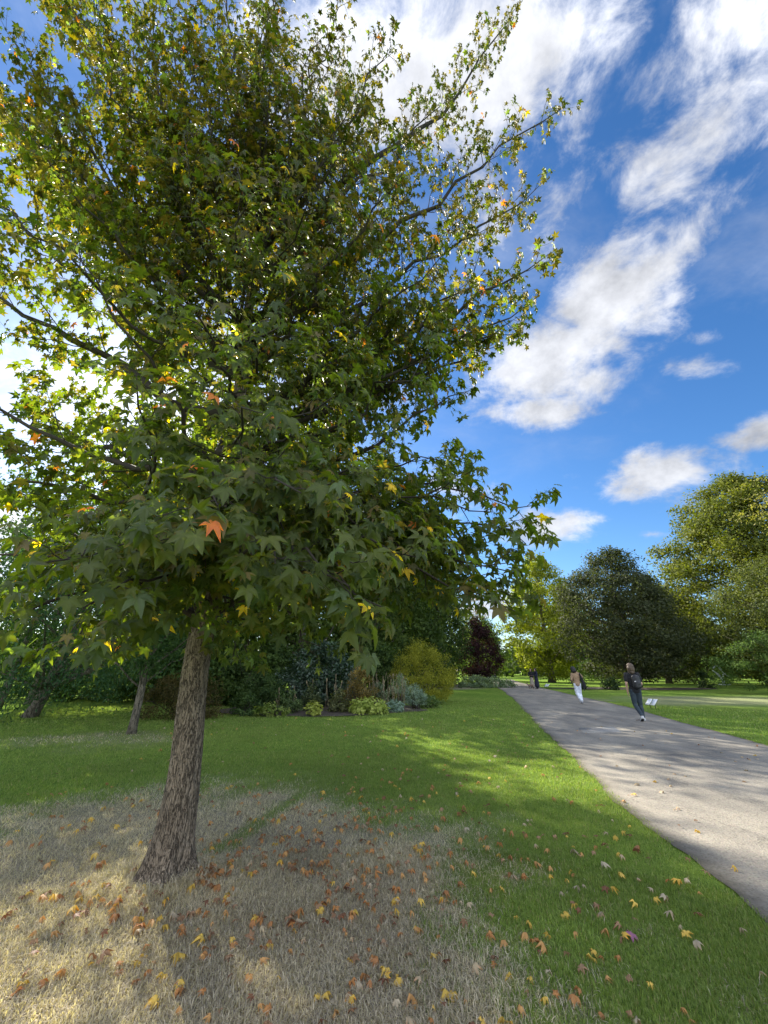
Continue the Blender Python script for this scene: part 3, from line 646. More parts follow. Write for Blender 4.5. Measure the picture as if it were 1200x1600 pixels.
for (x, y, h, r, lab) in ((33, 72, 15, 6, 'dark green tree far behind the lawn, left of the white frame'), (52, 74, 16, 7, 'dark green tree far behind the lawn, right of the white frame'), (21, 92, 13, 5.5, 'pale green tree far away at the end of the path'), (41, 88, 17, 7, 'far green tree behind the dark evergreen'), (68, 66, 18, 8, 'far green tree out past the right edge of the lawn')):
    plant('distant_tree', lab, 'tree', (x, y), h, 1.0, EGG, r, nc=130, cr=1.5, per=60, leaf=.5, cols=MG, tr=.3)
# small plants under the evergreen
for (px, py, h, r, lab) in ((905, 1071, 1.2, .7, 'dark leafy plant at the edge of the soil bed, left of the evergreen'), (955, 1072, 1.0, .8, 'low dark plant under the front of the evergreen, beside the walker'), (1100, 1070, 1.5, 1.1, 'straggly dark shrub on the bed edge right of the evergreen')):
    b = G(px, py+6); plant('bed_plant', lab, 'plant', b, h, .05, DOME, r, nc=22, cr=.3, per=40, leaf=.16, cols=DK, trunk=False, stems=6)
# end of the path and left of it
plant('purple_tree', 'dark purple leaved tree to the left of the far end of the path', 'tree', (10.6, 47), 7.4, .5, EGG, 2.7, nc=120, cr=.75, per=80, leaf=.24, cols=((.018, .010, .012), (.05, .02, .024)), tr=.18)
plant('dark_tree', 'tall dark green tree to the left of the purple tree', 'tree', (5.2, 40), 10.0, .4, EGG, 3.4, nc=190, cr=.9, per=80, leaf=.24, cols=((.02, .04, .012), (.05, .08, .02)), tr=.25)
plant('light_tree', 'loose light green tree standing behind the dark tree and the purple tree', 'tree', (9.5, 58), 12.5, 1, ROUND, 4.2, nc=110, cr=1.0, per=50, leaf=.32, cols=((.07, .11, .02), (.14, .18, .04)), tr=.22, lob=.4)
plant('leafy_tree', 'green leafy tree just right of the purple tree at the end of the path', 'tree', (16.2, 66), 9.5, .6, EGG, 4.2, nc=120, cr=1.0, per=60, leaf=.36, cols=((.05, .09, .02), (.11, .16, .03)), tr=.25)
plant('bare_tree', 'pinkish brown thin tree showing above the leafy tree at the end of the path', 'tree', (24, 104), 20, 3, EGG, 5, nc=110, cr=1.3, per=40, leaf=.4, cols=((.16, .11, .08), (.24, .17, .12)), tr=.25)
for x, y, h, r, z0, lab in ((.4, 45, 20, 5.6, 3, 'tall green shade tree added far behind the golden shrub'), (-7, 40, 18, 6, 2.5, 'tall shade tree added farther back behind the dark glossy shrub'), (-15, 38, 18, 6.5, 2.5, 'tall shade tree added at the back, left of the sweetgum trunk'),
        (-5.3, 26.4, 20, 5.2, 2, 'tall shade tree added just behind the middle of the shrub border'), (-.6, 29.6, 19.5, 4.8, 2.2, 'tall shade tree added behind the bronze shrub and the dry stems'), (2.6, 34, 17, 4.4, 2.0, 'tall shade tree added behind the right end of the border'),
        (-12.3, 23.1, 19, 3.0, 2, 'slender tall shade tree added behind the leaning conifer and the young tree'), (5.2, 51, 20, 6.0, 3, 'tallest far shade tree, added left of the purple tree'), (-10.2, 21.5, 11, 4.2, 1.8, 'dense shade tree added behind the brown shrub'), (-1.0, 52, 20, 6, 3, 'very far tall shade tree added behind the middle of the border')):
    plant('shade_tree', lab, 'tree', (x, y), h, z0, EGG, r, nc=290, cr=1.1, per=68, leaf=.28, cols=((.03, .055, .014), (.085, .12, .026)), tr=.26, inner=.35)  # trees added on the sun side, mostly hidden, to shade lawn and path
for i, (x, y, h, r) in enumerate(((1.5, 34, 9, 3.8), (-3.5, 31, 10, 3.6), (-8.5, 29, 9, 3.8))):
    plant('border_tree', ('dark tree behind the golden shrub', 'dark tree behind the dark glossy shrub', 'dark tree behind the trunk of the sweetgum')[i], 'tree', (x, y), h, .4, EGG, r, nc=170, cr=.95, per=70, leaf=.24, cols=((.022, .045, .013), (.06, .095, .022)), tr=.22)
# shrub border
plant('golden_shrub', 'large rounded golden yellow shrub at the right end of the shrub border', 'shrub', (2.0, 22.2), 2.75, .1, DOME, 1.95, 1.7, nc=170, cr=.34, per=130, leaf=.085, cols=((.14, .15, .016), (.28, .27, .03)), trunk=False, stems=20, droop=-.8, asp=.35)
plant('glossy_shrub', 'large dark glossy leaved shrub in the middle of the border', 'shrub', (-2.9, 19.5), 2.75, .05, DOME, 2.1, 1.6, nc=170, cr=.38, per=90, leaf=.12, cols=((.02, .045, .022), (.05, .085, .045)), trunk=False, stems=20, mat=M_SHINY)
plant('bronze_shrub', 'bronze and green shrub in front of the golden shrub', 'shrub', (-.9, 17.6), 1.75, .2, DOME, .8, .7, nc=60, cr=.24, per=90, leaf=.06, cols=((.10, .08, .02), (.2, .14, .045)), trunk=False, stems=14)
plant('silver_bush', 'round silvery green bush at the right front corner of the border', 'shrub', (1.36, 18.6), .95, .25, DOME, .58, nc=70, cr=.14, per=60, leaf=.05, cols=((.10, .15, .11), (.25, .32, .26)), trunk=False, stems=26, squash=.9)
plant('silver_bush', 'taller silvery green bush just behind the round silvery bush', 'shrub', (.75, 20), 1.3, .2, DOME, .62, nc=60, cr=.16, per=60, leaf=.05, cols=((.10, .15, .10), (.22, .28, .2)), trunk=False, stems=20, squash=.9)
plant('broad_leaf_plant', 'low pale green broad leaved clump along the front of the border', 'plant', (-.62, 16.6), .62, .03, DOME, .85, .5, nc=46, cr=.16, per=26, leaf=.15, cols=((.2, .26, .05), (.36, .4, .1)), trunk=False, stems=10, droop=.8, flat=.9)
plant('broad_leaf_plant', 'small yellow green clump at the border edge below the glossy shrub', 'plant', (-2.6, 15.9), .5, .03, DOME, .38, .3, nc=16, cr=.13, per=24, leaf=.14, cols=((.2, .24, .04), (.34, .36, .08)), trunk=False, stems=6, droop=.8, flat=.9)
plant('broad_leaf_plant', 'yellow green clump at the left end of the border beside the trunk', 'plant', (-4.1, 15.8), .45, .03, DOME, .7, .35, nc=26, cr=.13, per=24, leaf=.12, cols=((.1, .16, .03), (.24, .28, .07)), trunk=False, stems=6, droop=.8, flat=.9)
plant('silver_plant', 'low blue green plant between the pale clump and the round silvery bush', 'plant', (.45, 17.4), .4, .03, DOME, .5, .35, nc=26, cr=.12, per=30, leaf=.1, cols=((.11, .17, .12), (.24, .32, .25)), trunk=False, stems=6, droop=.5)
plant('pale_ground_plants', 'spreading silvery plants beside the far left edge of the path', 'plant', (9.2, 40.5), .95, .05, DOME, 3.6, 1.0, nc=90, cr=.3, per=50, leaf=.16, cols=((.1, .15, .08), (.22, .28, .17)), trunk=False, stems=8)
plant('brown_shrub', 'low bronze brown shrub behind the small tree on the left', 'shrub', (-7.0, 15.2), 1.55, .02, DOME, 1.6, 1.1, nc=120, cr=.3, per=90, leaf=.07, cols=((.035, .035, .012), (.11, .085, .03)), trunk=False, stems=14)
plant('low_shrub', 'dark green shrub seen just right of the sweetgum trunk', 'shrub', (-5.0, 17.4), 1.5, .02, DOME, 1.3, 1.0, nc=90, cr=.28, per=80, leaf=.09, cols=((.025, .05, .015), (.07, .11, .03)), trunk=False, stems=12)
# dry flower stems in the border
def stem_clump(label, cx, cy, n, h, rx, ry):
    mb = MB()
    for k in range(n):
        x, y = cx+random.uniform(-rx, rx), cy+random.uniform(-ry, ry); hh = h*random.uniform(.6, 1.1); dx, dy = random.gauss(0, .14), random.gauss(0, .1)
        mb.tube(curve(np.array([x, y, 0.]), np.array([x+dx, y+dy, hh]), (0, 0, 0), 5, .008), np.linspace(.008, .005, 5), 5)
        top = np.array([x+dx, y+dy, hh]); mb.tube(np.array([top-[0, 0, .12], top-[0, 0, .05], top, top+[0, 0, .04]]), np.array([.006, .014, .012, .004]), 6)
    o = mb.build('dry_stems', M_STRAW); tag(o, label, 'plant', kind='stuff'); return o
M_STRAW = plain('dry_stem', (.26, .2, .12), .9, .35, 3)
stem_clump('upright dry brown flower stems in front of the golden shrub', .1, 18.6, 40, 1.3, .9, .6)
stem_clump('upright dry brown stems before the glossy shrub', -2.2, 17.4, 10, 1.3, .8, .4)
stem_clump('short dry brown stems at the left end of the border', -4.1, 17.0, 14, .85, .9, .4)
for x, y, h, r, c0, c1, lab in ((-3.6, 16.6, .75, .6, (.05, .08, .03), (.12, .17, .06), 'mid green leafy plant at the left end of the border front'), (-1.75, 16.9, .8, .5, (.06, .075, .03), (.16, .16, .07), 'olive plant between the two pale clumps of the border'),
        (-5.1, 16.2, .7, .7, (.03, .06, .02), (.09, .14, .04), 'dark low plant nearest the trunk in the border'), (1.95, 19.2, .5, .7, (.06, .1, .03), (.13, .19, .06), 'low green plant at the foot of the golden shrub'), (-.2, 18.3, 1.0, .5, (.09, .12, .07), (.2, .24, .15), 'greyish upright plant among the dry flower stems'),
        (-2.9, 17.2, 1.1, .5, (.03, .05, .02), (.1, .12, .05), 'dark upright plant under the glossy shrub')):
    plant('border_plant', lab, 'plant', (x, y), h, .03, DOME, r, r*.7, nc=34, cr=.15, per=36, leaf=.09, cols=(c0, c1), trunk=False, stems=8, flat=.6)
# left side
g2 = G(205, 1147)
plant('small_tree', 'young tree with a straight grey brown trunk on the lawn left of the sweetgum', 'tree', g2, 7.6, 1.55, EGG, 2.7, nc=230, cr=.55, per=80, leaf=.11, cols=((.025, .055, .018), (.07, .12, .035)), tr=.09, limbs=50, inner=.35)
g3 = G(45, 1121)
plant('leaning_conifer', 'conifer with a leaning grey trunk and drooping feathery foliage at the left', 'tree', g3, 8.5, 1.2, EGG, 5.0, nc=260, cr=.8, per=110, leaf=.15, cols=((.02, .05, .022), (.06, .12, .05)), tr=.18, lean=(2.0, -.4), droop=1.2, asp=.3, limbs=60, squash=.45, inner=.4)
g4 = G(-8, 1110)
plant('dark_trunk_tree', 'tree with a dark slanting trunk at the far left edge', 'tree', g4, 9, 2.0, ROUND, 4.2, nc=150, cr=.8, per=70, leaf=.16, cols=MG, tr=.14, lean=(1.0, 0), inner=.4)
for i, (x, y, h, r) in enumerate(((-21, 28, 16, 5.5), (-17.5, 21.5, 14, 4.6), (-25, 21, 15, 5.5), (-11, 33, 12, 4.2), (-22, 38, 14, 5))):
    plant('lawn_tree', ('green tree at the back of the left lawn behind the leaning conifer', 'green tree behind the brown shrub and the young tree', 'tree at the left edge beyond the slanting trunk', 'far green tree between the young tree and the sweetgum trunk', 'farthest green tree at the back of the left lawn')[i],
          'tree', (x, y), h, 1.3, ROUND, r, nc=90, cr=.9, per=60, leaf=.26, cols=((.03, .065, .015), (.09, .14, .03)), tr=.2)

for x, y, h, r, lab in ((-28, 27, 4, 4, 'dark shrub at the far left end of the back hedge line'), (-21.5, 25.5, 3.4, 3.6, 'shrub in the back hedge line behind the slanting trunk'), (-16.5, 24.5, 3.0, 3.2, 'shrub in the back hedge line behind the leaning conifer'),
        (-12, 23, 2.6, 2.8, 'shrub in the back hedge line left of the young tree'), (-8.6, 21, 2.6, 2.4, 'tall shrub directly behind the bronze brown shrub'), (-5.6, 21, 2.7, 2.2, 'tall shrub behind the low dark shrub beside the trunk'), (-.3, 24.5, 3.0, 2.6, 'dark shrub filling the gap behind the dry stems'), (-34, 22, 4.5, 4.5, 'large shrub beyond the left edge of the lawn'), (33, 64, 3.2, 6, 'dark far shrub behind the sunlit lawn, under the evergreen'), (47, 64, 3.6, 6, 'far shrub behind the white frame'), (61, 62, 4, 7, 'far shrub at the right edge behind the layered shrub')):
    plant('hedge_shrub', lab, 'shrub', (x, y), h, .02, DOME, r, r*.7, nc=110, cr=.5, per=70, leaf=.17, cols=((.022, .045, .012), (.07, .11, .024)), trunk=False, stems=10)

# far woodland closing the horizon
def woodland():
    parts = []
    for k in range(150):
        a = R(random.uniform(-75, 78)); d = random.uniform(105, 150); x, y = d*math.sin(a), d*math.cos(a)
        h = random.uniform(6, 11); r = random.uniform(5, 8); n = 500
        q = unit(rng.normal(0, 1, (n, 3))); q[:, 2] = abs(q[:, 2]); P = np.array([x, y, .5])+q*np.array([r, r, h])*rng.uniform(.75, 1, (n, 1))
        t = rng.uniform(0, 1, (n, 1)); c = (1-t)*np.array([.03, .055, .015])+t*np.array([.08, .11, .03])
        V, Fc, cc = quads(P, q, rng.uniform(.7, 1.6, n), c, asp=.8); parts.append((V, [Fc], cc))
    V, Fc, c = join_parts(parts); tag(mesh_np('woodland', V, Fc, M_FOL, colr=c), 'far belt of woodland closing the view behind the park', 'woodland', kind='stuff')
woodland()

#PEOPLE#
# ------------------------------------------------------------------ people
def caps(mb, p0, r0, p1, r1, sx=1., sy=1., ref=None):
    """closed tapered capsule; sx, sy squash the section along ref-side / depth"""
    p0 = np.array(p0, float); p1 = np.array(p1, float); d = p1-p0; ln = np.linalg.norm(d); d = d/(ln+1e-9)
    ref = np.array([0, 1., 0]) if ref is None else np.array(ref, float)
    if abs(d.dot(ref)) > .95: ref = np.array([0, 0, 1.])
    u = unit(np.cross(d, ref)); w = np.cross(u, d)
    prof = [(-r0*math.cos(a), r0*math.sin(a)) for a in np.linspace(0, math.pi/2, 5)]+[(ln+r1*math.sin(a), r1*math.cos(a)) for a in np.linspace(0, math.pi/2, 5)]
    k = 14; a = np.arange(k)*2*np.pi/k; V = []
    for (h, r) in prof:
        r = max(r, 1e-4); V.append(p0+d*h+r*(np.cos(a)[:, None]*u*sx+np.sin(a)[:, None]*w*sy))
    V = np.vstack(V); n = len(prof); i, j = np.meshgrid(np.arange(n-1), np.arange(k), indexing='ij'); j2 = (j+1) % k
    Q = np.stack([i*k+j, i*k+j2, (i+1)*k+j2, (i+1)*k+j], -1).reshape(-1, 4)[:, ::-1]
    c = len(V); V = np.vstack([V, p0-d*r0, p1+d*r1]); jj = np.arange(k); j3 = (jj+1) % k
    T = np.vstack([np.stack([np.full(k, c), jj, j3], -1)[:, ::-1], np.stack([np.full(k, c+1), (n-1)*k+j3, (n-1)*k+jj], -1)[:, ::-1]])
    mb.add(V, Q, T)
def remesh(mb, name, mat, parent, vox, smooth=4, wob=0.):
    o = mb.build(name+'_tmp', mat)
    m = o.modifiers.new('r', 'REMESH'); m.mode = 'VOXEL'; m.voxel_size = vox
    s = o.modifiers.new('s', 'SMOOTH'); s.iterations = smooth; s.factor = .5
    if wob:
        t = bpy.data.textures.new('w', 'CLOUDS'); t.noise_scale = .06; q = o.modifiers.new('d', 'DISPLACE'); q.texture = t; q.strength = wob; q.mid_level = .5
    dg = bpy.context.evaluated_depsgraph_get(); me = bpy.data.meshes.new_from_object(o.evaluated_get(dg))
    me.name = name; me.polygons.foreach_set('use_smooth', np.ones(len(me.polygons), bool))
    if not me.materials: me.materials.append(mat)
    bpy.data.objects.remove(o)
    n = bpy.data.objects.new(name, me); col.objects.link(n); n.parent = parent; return n
def cloth(name, c, rough=.85): return plain(name, c, rough, .2, 14, bump=.3)
SKIN = plain('skin', (.5, .3, .22), .55, .06, 20)
def hand(mb, w, d, side, curl=.5):
    """palm, four unequal bent fingers and a thumb; w wrist, d direction of the forearm"""
    w = np.array(w, float); d = unit(np.array(d, float)); f = np.array([0, 1., 0]); f = unit(f-d*f.dot(d)); n = np.cross(d, f)*side
    caps(mb, w, .024, w+d*.075, .030, 1.0, .55, n)
    for q, l in enumerate((.072, .082, .076, .06)):
        b = w+d*.085+f*(.027-.018*q); m = b+d*l*.5+n*-.012*curl; e = m+d*l*.45*(1-curl*.5)-n*l*.45*curl
        caps(mb, b, .0092, m, .0086); caps(mb, m, .0086, e, .0074)
    b = w+d*.025+f*.026; m = b+d*.03+f*.026; caps(mb, b, .012, m, .0105); caps(mb, m, .0105, m+d*.028+f*.004, .0085)
def person(label, pos, rz, J, parts, S=1.0, vox=.009, cat='person'):
    root = empty('person', pos, rz, label=label, cat=cat); root.scale = (S, S, S)
    mb = MB(); hd = np.array(J['head']); nk = np.array(J['neck'])
    caps(mb, hd+[0, -.012, .02], .088, hd+[0, .02, .0], .08, .9, 1.0); caps(mb, hd+[0, .02, -.04], .066, hd+[0, .045, -.075], .045, 1, 1)
    caps(mb, hd+[0, .098, .0], .011, hd+[0, .112, -.028], .014)
    for s in (-1, 1): caps(mb, hd+[s*.082, 0, -.02], .012, hd+[s*.088, -.01, .015], .014, .6, 1.)
    caps(mb, nk+[0, 0, -.06], .058, hd+[0, -.01, -.05], .052)
    hL, hR = np.array(J['hipL']), np.array(J['hipR']); sL, sR = np.array(J['shL']), np.array(J['shR'])
    pel = (hL+hR)/2; ch = (sL+sR)/2
    def torso(m, e):
        caps(m, pel+[0, -.01, .0], .105+e, pel+[0, 0, .08], .105+e, 1.45, .95); caps(m, pel*.55+ch*.45, .1+e, pel*.2+ch*.8+[0, 0, -.02], .115+e, 1.42, .9)
        caps(m, pel*.8+ch*.2, .1+e, pel*.55+ch*.45, .1+e, 1.32, .92)
        caps(m, sL+[.03, 0, -.02], .062+e, sR+[-.03, 0, -.02], .062+e, 1, 1.1); caps(m, ch+[0, 0, -.02], .09+e, nk+[0, 0, -.03], .055+e, 1.3, .85)
    def arm(m, s, e, lo=0., hi=1.):
        a, b, c = [np.array(J[k+s]) for k in ('sh', 'el', 'wr')]
        caps(m, a, .053+e, b if hi > .5 else a*(1-2*hi)+b*2*hi, .04+e if hi > .5 else .05+e)
        if hi > .5: caps(m, b, .04+e, b+(c-b)*(2*hi-1), (.04-.012*(2*hi-1))+e)
    def leg(m, s, e, flare=0.):
        a, b, c = [np.array(J[k+s]) for k in ('hip', 'kn', 'an')]
        caps(m, a, .088+e, b, .058+e+flare*.3); caps(m, b, .056+e+flare*.3, b*.65+c*.35+[0, -.012, 0], .056+e+flare*.5); caps(m, b*.65+c*.35+[0, -.012, 0], .055+e+flare*.5, c+[0, 0, .04*(e > 0)], .038+e+flare)
    torso(mb, 0)
    for s, sg in (('L', -1), ('R', 1)):
        arm(mb, s, 0); leg(mb, s, 0)
        w = np.array(J['wr'+s]); hand(mb, w, w-np.array(J['el'+s]) if 'hd'+s not in J else J['hd'+s], sg, .6)
        a, t = np.array(J['an'+s]), np.array(J['toe'+s]); caps(mb, a+[0, -.02, -.03], .034, t, .026, 1.1, .8)
    remesh(mb, 'body', parts.get('skin', SKIN), root, vox, 2)
    for s in (-1, 1):
        e = MB(); caps(e, hd+[s*.032, .088, .005], .011, hd+[s*.032, .09, .005], .011); e.build('eye', plain('eye', (.04, .03, .025), .2, 0), root)
    for k, f, m, w in parts['list']:
        mb = MB(); f(mb, J, torso, arm, leg); remesh(mb, k, m, root, vox*1.1, 4, w)
    for s in ('L', 'R'):
        a, t = np.array(J['an'+s]), np.array(J['toe'+s]); mb = MB(); caps(mb, a+[0, -.035, -.035], .043, t, .036, 1.05, .85); caps(mb, a+[0, -.03, -.03], .043, a+[0, 0, .02], .046)
        sh = remesh(mb, 'shoe', parts['shoe'], root, vox, 2)
        if 'sole' in parts:
            mb = MB(); d = unit(t-a-np.array([0, 0, -.03])); caps(mb, a+[0, -.04, -.065], .024, t+[0, .012, -.022], .024, 1.9, .6); remesh(mb, 'sole', parts['sole'], sh, vox*.8, 2)
    return root
WALK = dict(head=(0, .02, 1.63), neck=(0, 0, 1.47), shL=(-.175, 0, 1.41), shR=(.175, 0, 1.41), elL=(-.235, -.05, 1.12), wrL=(-.225, .02, .87), elR=(.235, .02, 1.12), wrR=(.17, .2, .98),
            hipL=(-.085, 0, .92), hipR=(.085, 0, .92), knL=(-.085, .03, .5), anL=(-.04, -.26, .17), toeL=(-.04, -.14, .035), knR=(.085, .08, .49), anR=(.075, .02, .09), toeR=(.085, .2, .032))
black = cloth('black_cotton', (.012, .012, .015)); denim = cloth('dark_denim', (.03, .045, .06)); white = cloth('white_trousers', (.62, .66, .75)); tan = cloth('tan_knit', (.3, .2, .12))
navy = cloth('navy_cloth', (.012, .014, .035)); beige = cloth('beige_cloth', (.36, .31, .26)); hairb = cloth('brown_hair', (.09, .06, .038), .6); hairk = cloth('black_hair', (.008, .006, .006), .5)
p1 = person('person walking away in black t-shirt and dark jeans with a black backpack', G(1003, 1127.5), -R(14), WALK, dict(shoe=cloth('white_trainer', (.6, .6, .6)), sole=black, list=[
    ('hair', lambda m, J, t, a, l: (caps(m, (0, -.01, 1.67), .108, (0, -.03, 1.6), .112, 1, 1), caps(m, (-.05, -.05, 1.6), .06, (-.055, -.04, 1.48), .045), caps(m, (.05, -.05, 1.6), .062, (.06, -.04, 1.47), .045), caps(m, (0, -.07, 1.6), .06, (0, -.07, 1.47), .05)), hairb, .035),
    ('t_shirt', lambda m, J, t, a, l: (t(m, .016), a(m, 'L', .02, hi=.3), a(m, 'R', .02, hi=.3)), black, .012),
    ('jeans', lambda m, J, t, a, l: (caps(m, (0, 0, .9), .118, (0, 0, .98), .112, 1.4, .95), l(m, 'L', .014), l(m, 'R', .014)), denim, .012)]))
mb = MB(); caps(mb, (.04, -.2, 1.06), .095, (.04, -.19, 1.33), .085, 1.45, .85); caps(mb, (.04, -.27, 1.04), .06, (.04, -.27, 1.16), .055, 1.5, .7)
bp = remesh(mb, 'backpack', cloth('pack_nylon', (.014, .014, .017), .5), p1, .012, 3, .01)
mb = MB()
for s in (-1, 1): mb.tube(np.array([(s*.1+.02, -.16, 1.4), (s*.11, -.02, 1.49), (s*.115, .1, 1.4), (s*.13, .1, 1.25), (s*.15, -.02, 1.12), (s*.12+.02, -.15, 1.05)]), .014, 6)
mb.build('strap', black, bp); mb = MB(); mb.box((-.02, -.285, 1.2), (.045, .006, .03)); mb.build('tag', plain('tag_white', (.7, .7, .7)), bp, smooth=False)
J2 = dict(WALK); J2.update(head=(-.07, .03, 1.6), neck=(-.02, 0, 1.47), elR=(.31, .08, 1.28), wrR=(.1, .16, 1.5), hdR=(-.5, .2, .6), elL=(-.25, -.06, 1.14), wrL=(-.2, .16, 1.02), anL=(.03, -.2, .15), toeL=(.035, -.09, .032), knL=(-.06, .06, .5))
p2 = person('person with curly black hair, tan top and white trousers, one arm raised', G(907, 1100), -R(12), J2, dict(skin=plain('skin_b', (.42, .25, .18), .55, .06), shoe=cloth('grey_shoe', (.3, .3, .32)), list=[
    ('hair', lambda m, J, t, a, l: (caps(m, (-.09, -.01, 1.66), .12, (-.075, -.03, 1.58), .13),), hairk, .05),
    ('top', lambda m, J, t, a, l: (t(m, .018), a(m, 'L', .018, hi=.93), a(m, 'R', .018, hi=.93)), tan, .015),
    ('trousers', lambda m, J, t, a, l: (caps(m, (0, 0, .9), .12, (0, 0, 1.0), .112, 1.35, .95), l(m, 'L', .018, .025), l(m, 'R', .018, .025)), white, .015)]), S=.97)
mb = MB(); caps(mb, (.17, -.1, 1.4), .03, (.23, -.08, 1.15), .05); caps(mb, (.23, -.08, 1.15), .06, (.32, -.06, .82), .09, 1, .6); caps(mb, (.3, -.06, .85), .05, (.27, -.08, .62), .03)
tag(remesh(mb, 'jacket', black, None, .014, 3, .03), 'dark jacket slung over the shoulder of the person in white trousers', 'jacket')
jk = [o for o in bpy.data.objects if o.name == 'jacket'][0]; jk.location = p2.location; jk.rotation_euler = p2.rotation_euler
ST = dict(WALK); ST.update(anL=(-.08, 0, .09), toeL=(-.1, .16, .032), knL=(-.085, .02, .49), anR=(.08, 0, .09), toeR=(.1, .16, .032), knR=(.085, .02, .49), elR=(.24, .03, 1.14), wrR=(.1, .22, 1.12), elL=(-.24, .03, 1.14), wrL=(-.1, .22, 1.12))
person('person in a black top and long beige skirt standing with the person in navy', G(832.5, 1075.5), R(150), ST, dict(shoe=black, list=[
    ('hair', lambda m, J, t, a, l: (caps(m, (0, -.01, 1.66), .105, (0, -.04, 1.5), .1),), hairk, .02), ('top', lambda m, J, t, a, l: (t(m, .02), a(m, 'L', .02, hi=.95), a(m, 'R', .02, hi=.95)), black, .01),
    ('skirt', lambda m, J, t, a, l: (caps(m, (0, 0, .98), .12, (0, 0, .25), .17, 1.25, 1.0),), beige, .02)]), S=.96, vox=.02)
person('person in a long navy coat dress standing beside the person in the beige skirt', G(840, 1076.5), R(100), ST, dict(shoe=black, list=[
    ('hair', lambda m, J, t, a, l: (caps(m, (0, -.01, 1.66), .1, (0, -.05, 1.55), .09),), hairk, .02),
    ('long_coat', lambda m, J, t, a, l: (t(m, .025), a(m, 'L', .022, hi=.95), a(m, 'R', .022, hi=.95), caps(m, (0, 0, 1.0), .13, (0, 0, .28), .19, 1.3, 1.1)), navy, .02)]), S=.98, vox=.02)
person('small child in a dark top walking on the far end of the path', G(774.5, 1068), R(170), WALK, dict(shoe=black, list=[
    ('hair', lambda m, J, t, a, l: (caps(m, (0, -.01, 1.68), .13, (0, -.03, 1.58), .12),), hairb, .02), ('top', lambda m, J, t, a, l: (t(m, .03), a(m, 'L', .025, hi=.6), a(m, 'R', .025, hi=.6)), black, .01),
    ('shorts', lambda m, J, t, a, l: (caps(m, (0, 0, .9), .14, (0, 0, .98), .12, 1.4, 1), caps(m, (-.09, 0, .9), .11, (-.09, .02, .6), .1), caps(m, (.09, 0, .9), .11, (.09, .03, .6), .1)), cloth('pink_cotton', (.5, .28, .25)), .01)]), S=.66, vox=.02)
# small dog at the couple's feet
mb = MB(); caps(mb, (0, -.16, .3), .085, (0, .16, .3), .095, .85, 1); caps(mb, (0, .18, .34), .05, (0, .28, .4), .05); caps(mb, (0, .3, .43), .06, (0, .4, .4), .032); caps(mb, (0, -.2, .34), .02, (0, -.32, .44), .012)
for s in (-1, 1):
    caps(mb, (s*.035, .3, .47), .02, (s*.05, .28, .52), .012)
    caps(mb, (s*.06, .15, .27), .04, (s*.06, .15, .12), .022); caps(mb, (s*.06, .15, .12), .02, (s*.06, .17, .02), .02)
    caps(mb, (s*.06, -.17, .27), .055, (s*.065, -.12, .17), .035); caps(mb, (s*.065, -.12, .17), .028, (s*.065, -.21, .1), .02); caps(mb, (s*.065, -.21, .1), .02, (s*.065, -.18, .02), .02)
dg_ = remesh(mb, 'dog', plain('dog_fur', (.16, .11, .08), .8, .5, 6), None, .014, 2); dg_.location = tuple(G(830, 1076.5)); dg_.rotation_euler = (0, 0, R(80))
tag(dg_, 'small brown dog at the feet of the two standing people', 'dog')

# ------------------------------------------------------------------ signs and the white frame
def sign(p, rz, label):
    r = empty('information_sign', p, rz, label=label, cat='sign'); r.scale = (.85, .85, .85)
    pm = plain('sign_panel', (.72, .74, .78), .35, .03); dk = plain('sign_metal', (.03, .03, .035), .5, .1)
    for s in (-1, 1):
        M3 = Euler((R(42), 0, 0)).to_matrix()
        mb = MB(); mb.box((s*.15, 0, .3), (.24, .4, .016), M3); mb.build('panel', pm, r, smooth=False)
        mb = MB()
        for k in range(5): mb.box(np.array((s*.15, 0, .3))+np.array(M3 @ Vector((random.uniform(-.02, .02), .14-.065*k, .0095))), (.17, .008, .002), M3)
        mb.build('text_lines', plain('print', (.4, .4, .42), .6, .05), r, smooth=False)
        mb = MB(); mb.tube(np.array([(s*.15, .03, -.05), (s*.15, .03, .29)]), .016, 8); mb.box((s*.15, .02, .285), (.1, .16, .012), M3); mb.build('post', dk, r)
sign(G(1020, 1107), -R(74), 'pair of white slanted information panels on short posts beside the nearer walker')
sign(G(855, 1075.5), -R(70), 'distant pair of white slanted panels beyond the standing couple')
fp = G(1128, 1061.5); fp = fp*(48/fp[1]); fp[2] = 0
fr = empty('white_frame', fp, R(20), label='white tubular metal frame standing on the sunlit lawn behind the layered shrub', cat='frame')
wm = plain('white_metal', (.75, .77, .8), .35, .04)
for pts in (((-.9, 0, 1.75), (-.4, 0, 2.0), (.2, 0, 1.9), (.5, 0, 1.6)), ((-.8, .2, 1.5), (0, .2, 1.1), (.5, .2, .4), (.45, .2, .1)), ((.9, 0, 1.2), (.4, 0, 1.1), (.25, 0, .5), (.3, 0, .08)), ((-.3, -.2, 1.8), (.3, -.2, 1.2), (.9, -.2, .9)), ((-.5, .1, 1.2), (.1, .1, .7), (.2, .1, .1))):
    mb = MB(); p_ = np.array(pts, float); t_ = np.linspace(0, len(p_)-1, 16); mb.tube(np.stack([np.interp(t_, range(len(p_)), p_[:, i]) for i in range(3)], -1), .06, 8); mb.build('tube', wm, fr)
mb = MB(); mb.box((.25, 0, .05), (1.3, .6, .1)); mb.build('foot_plate', wm, fr, smooth=False)

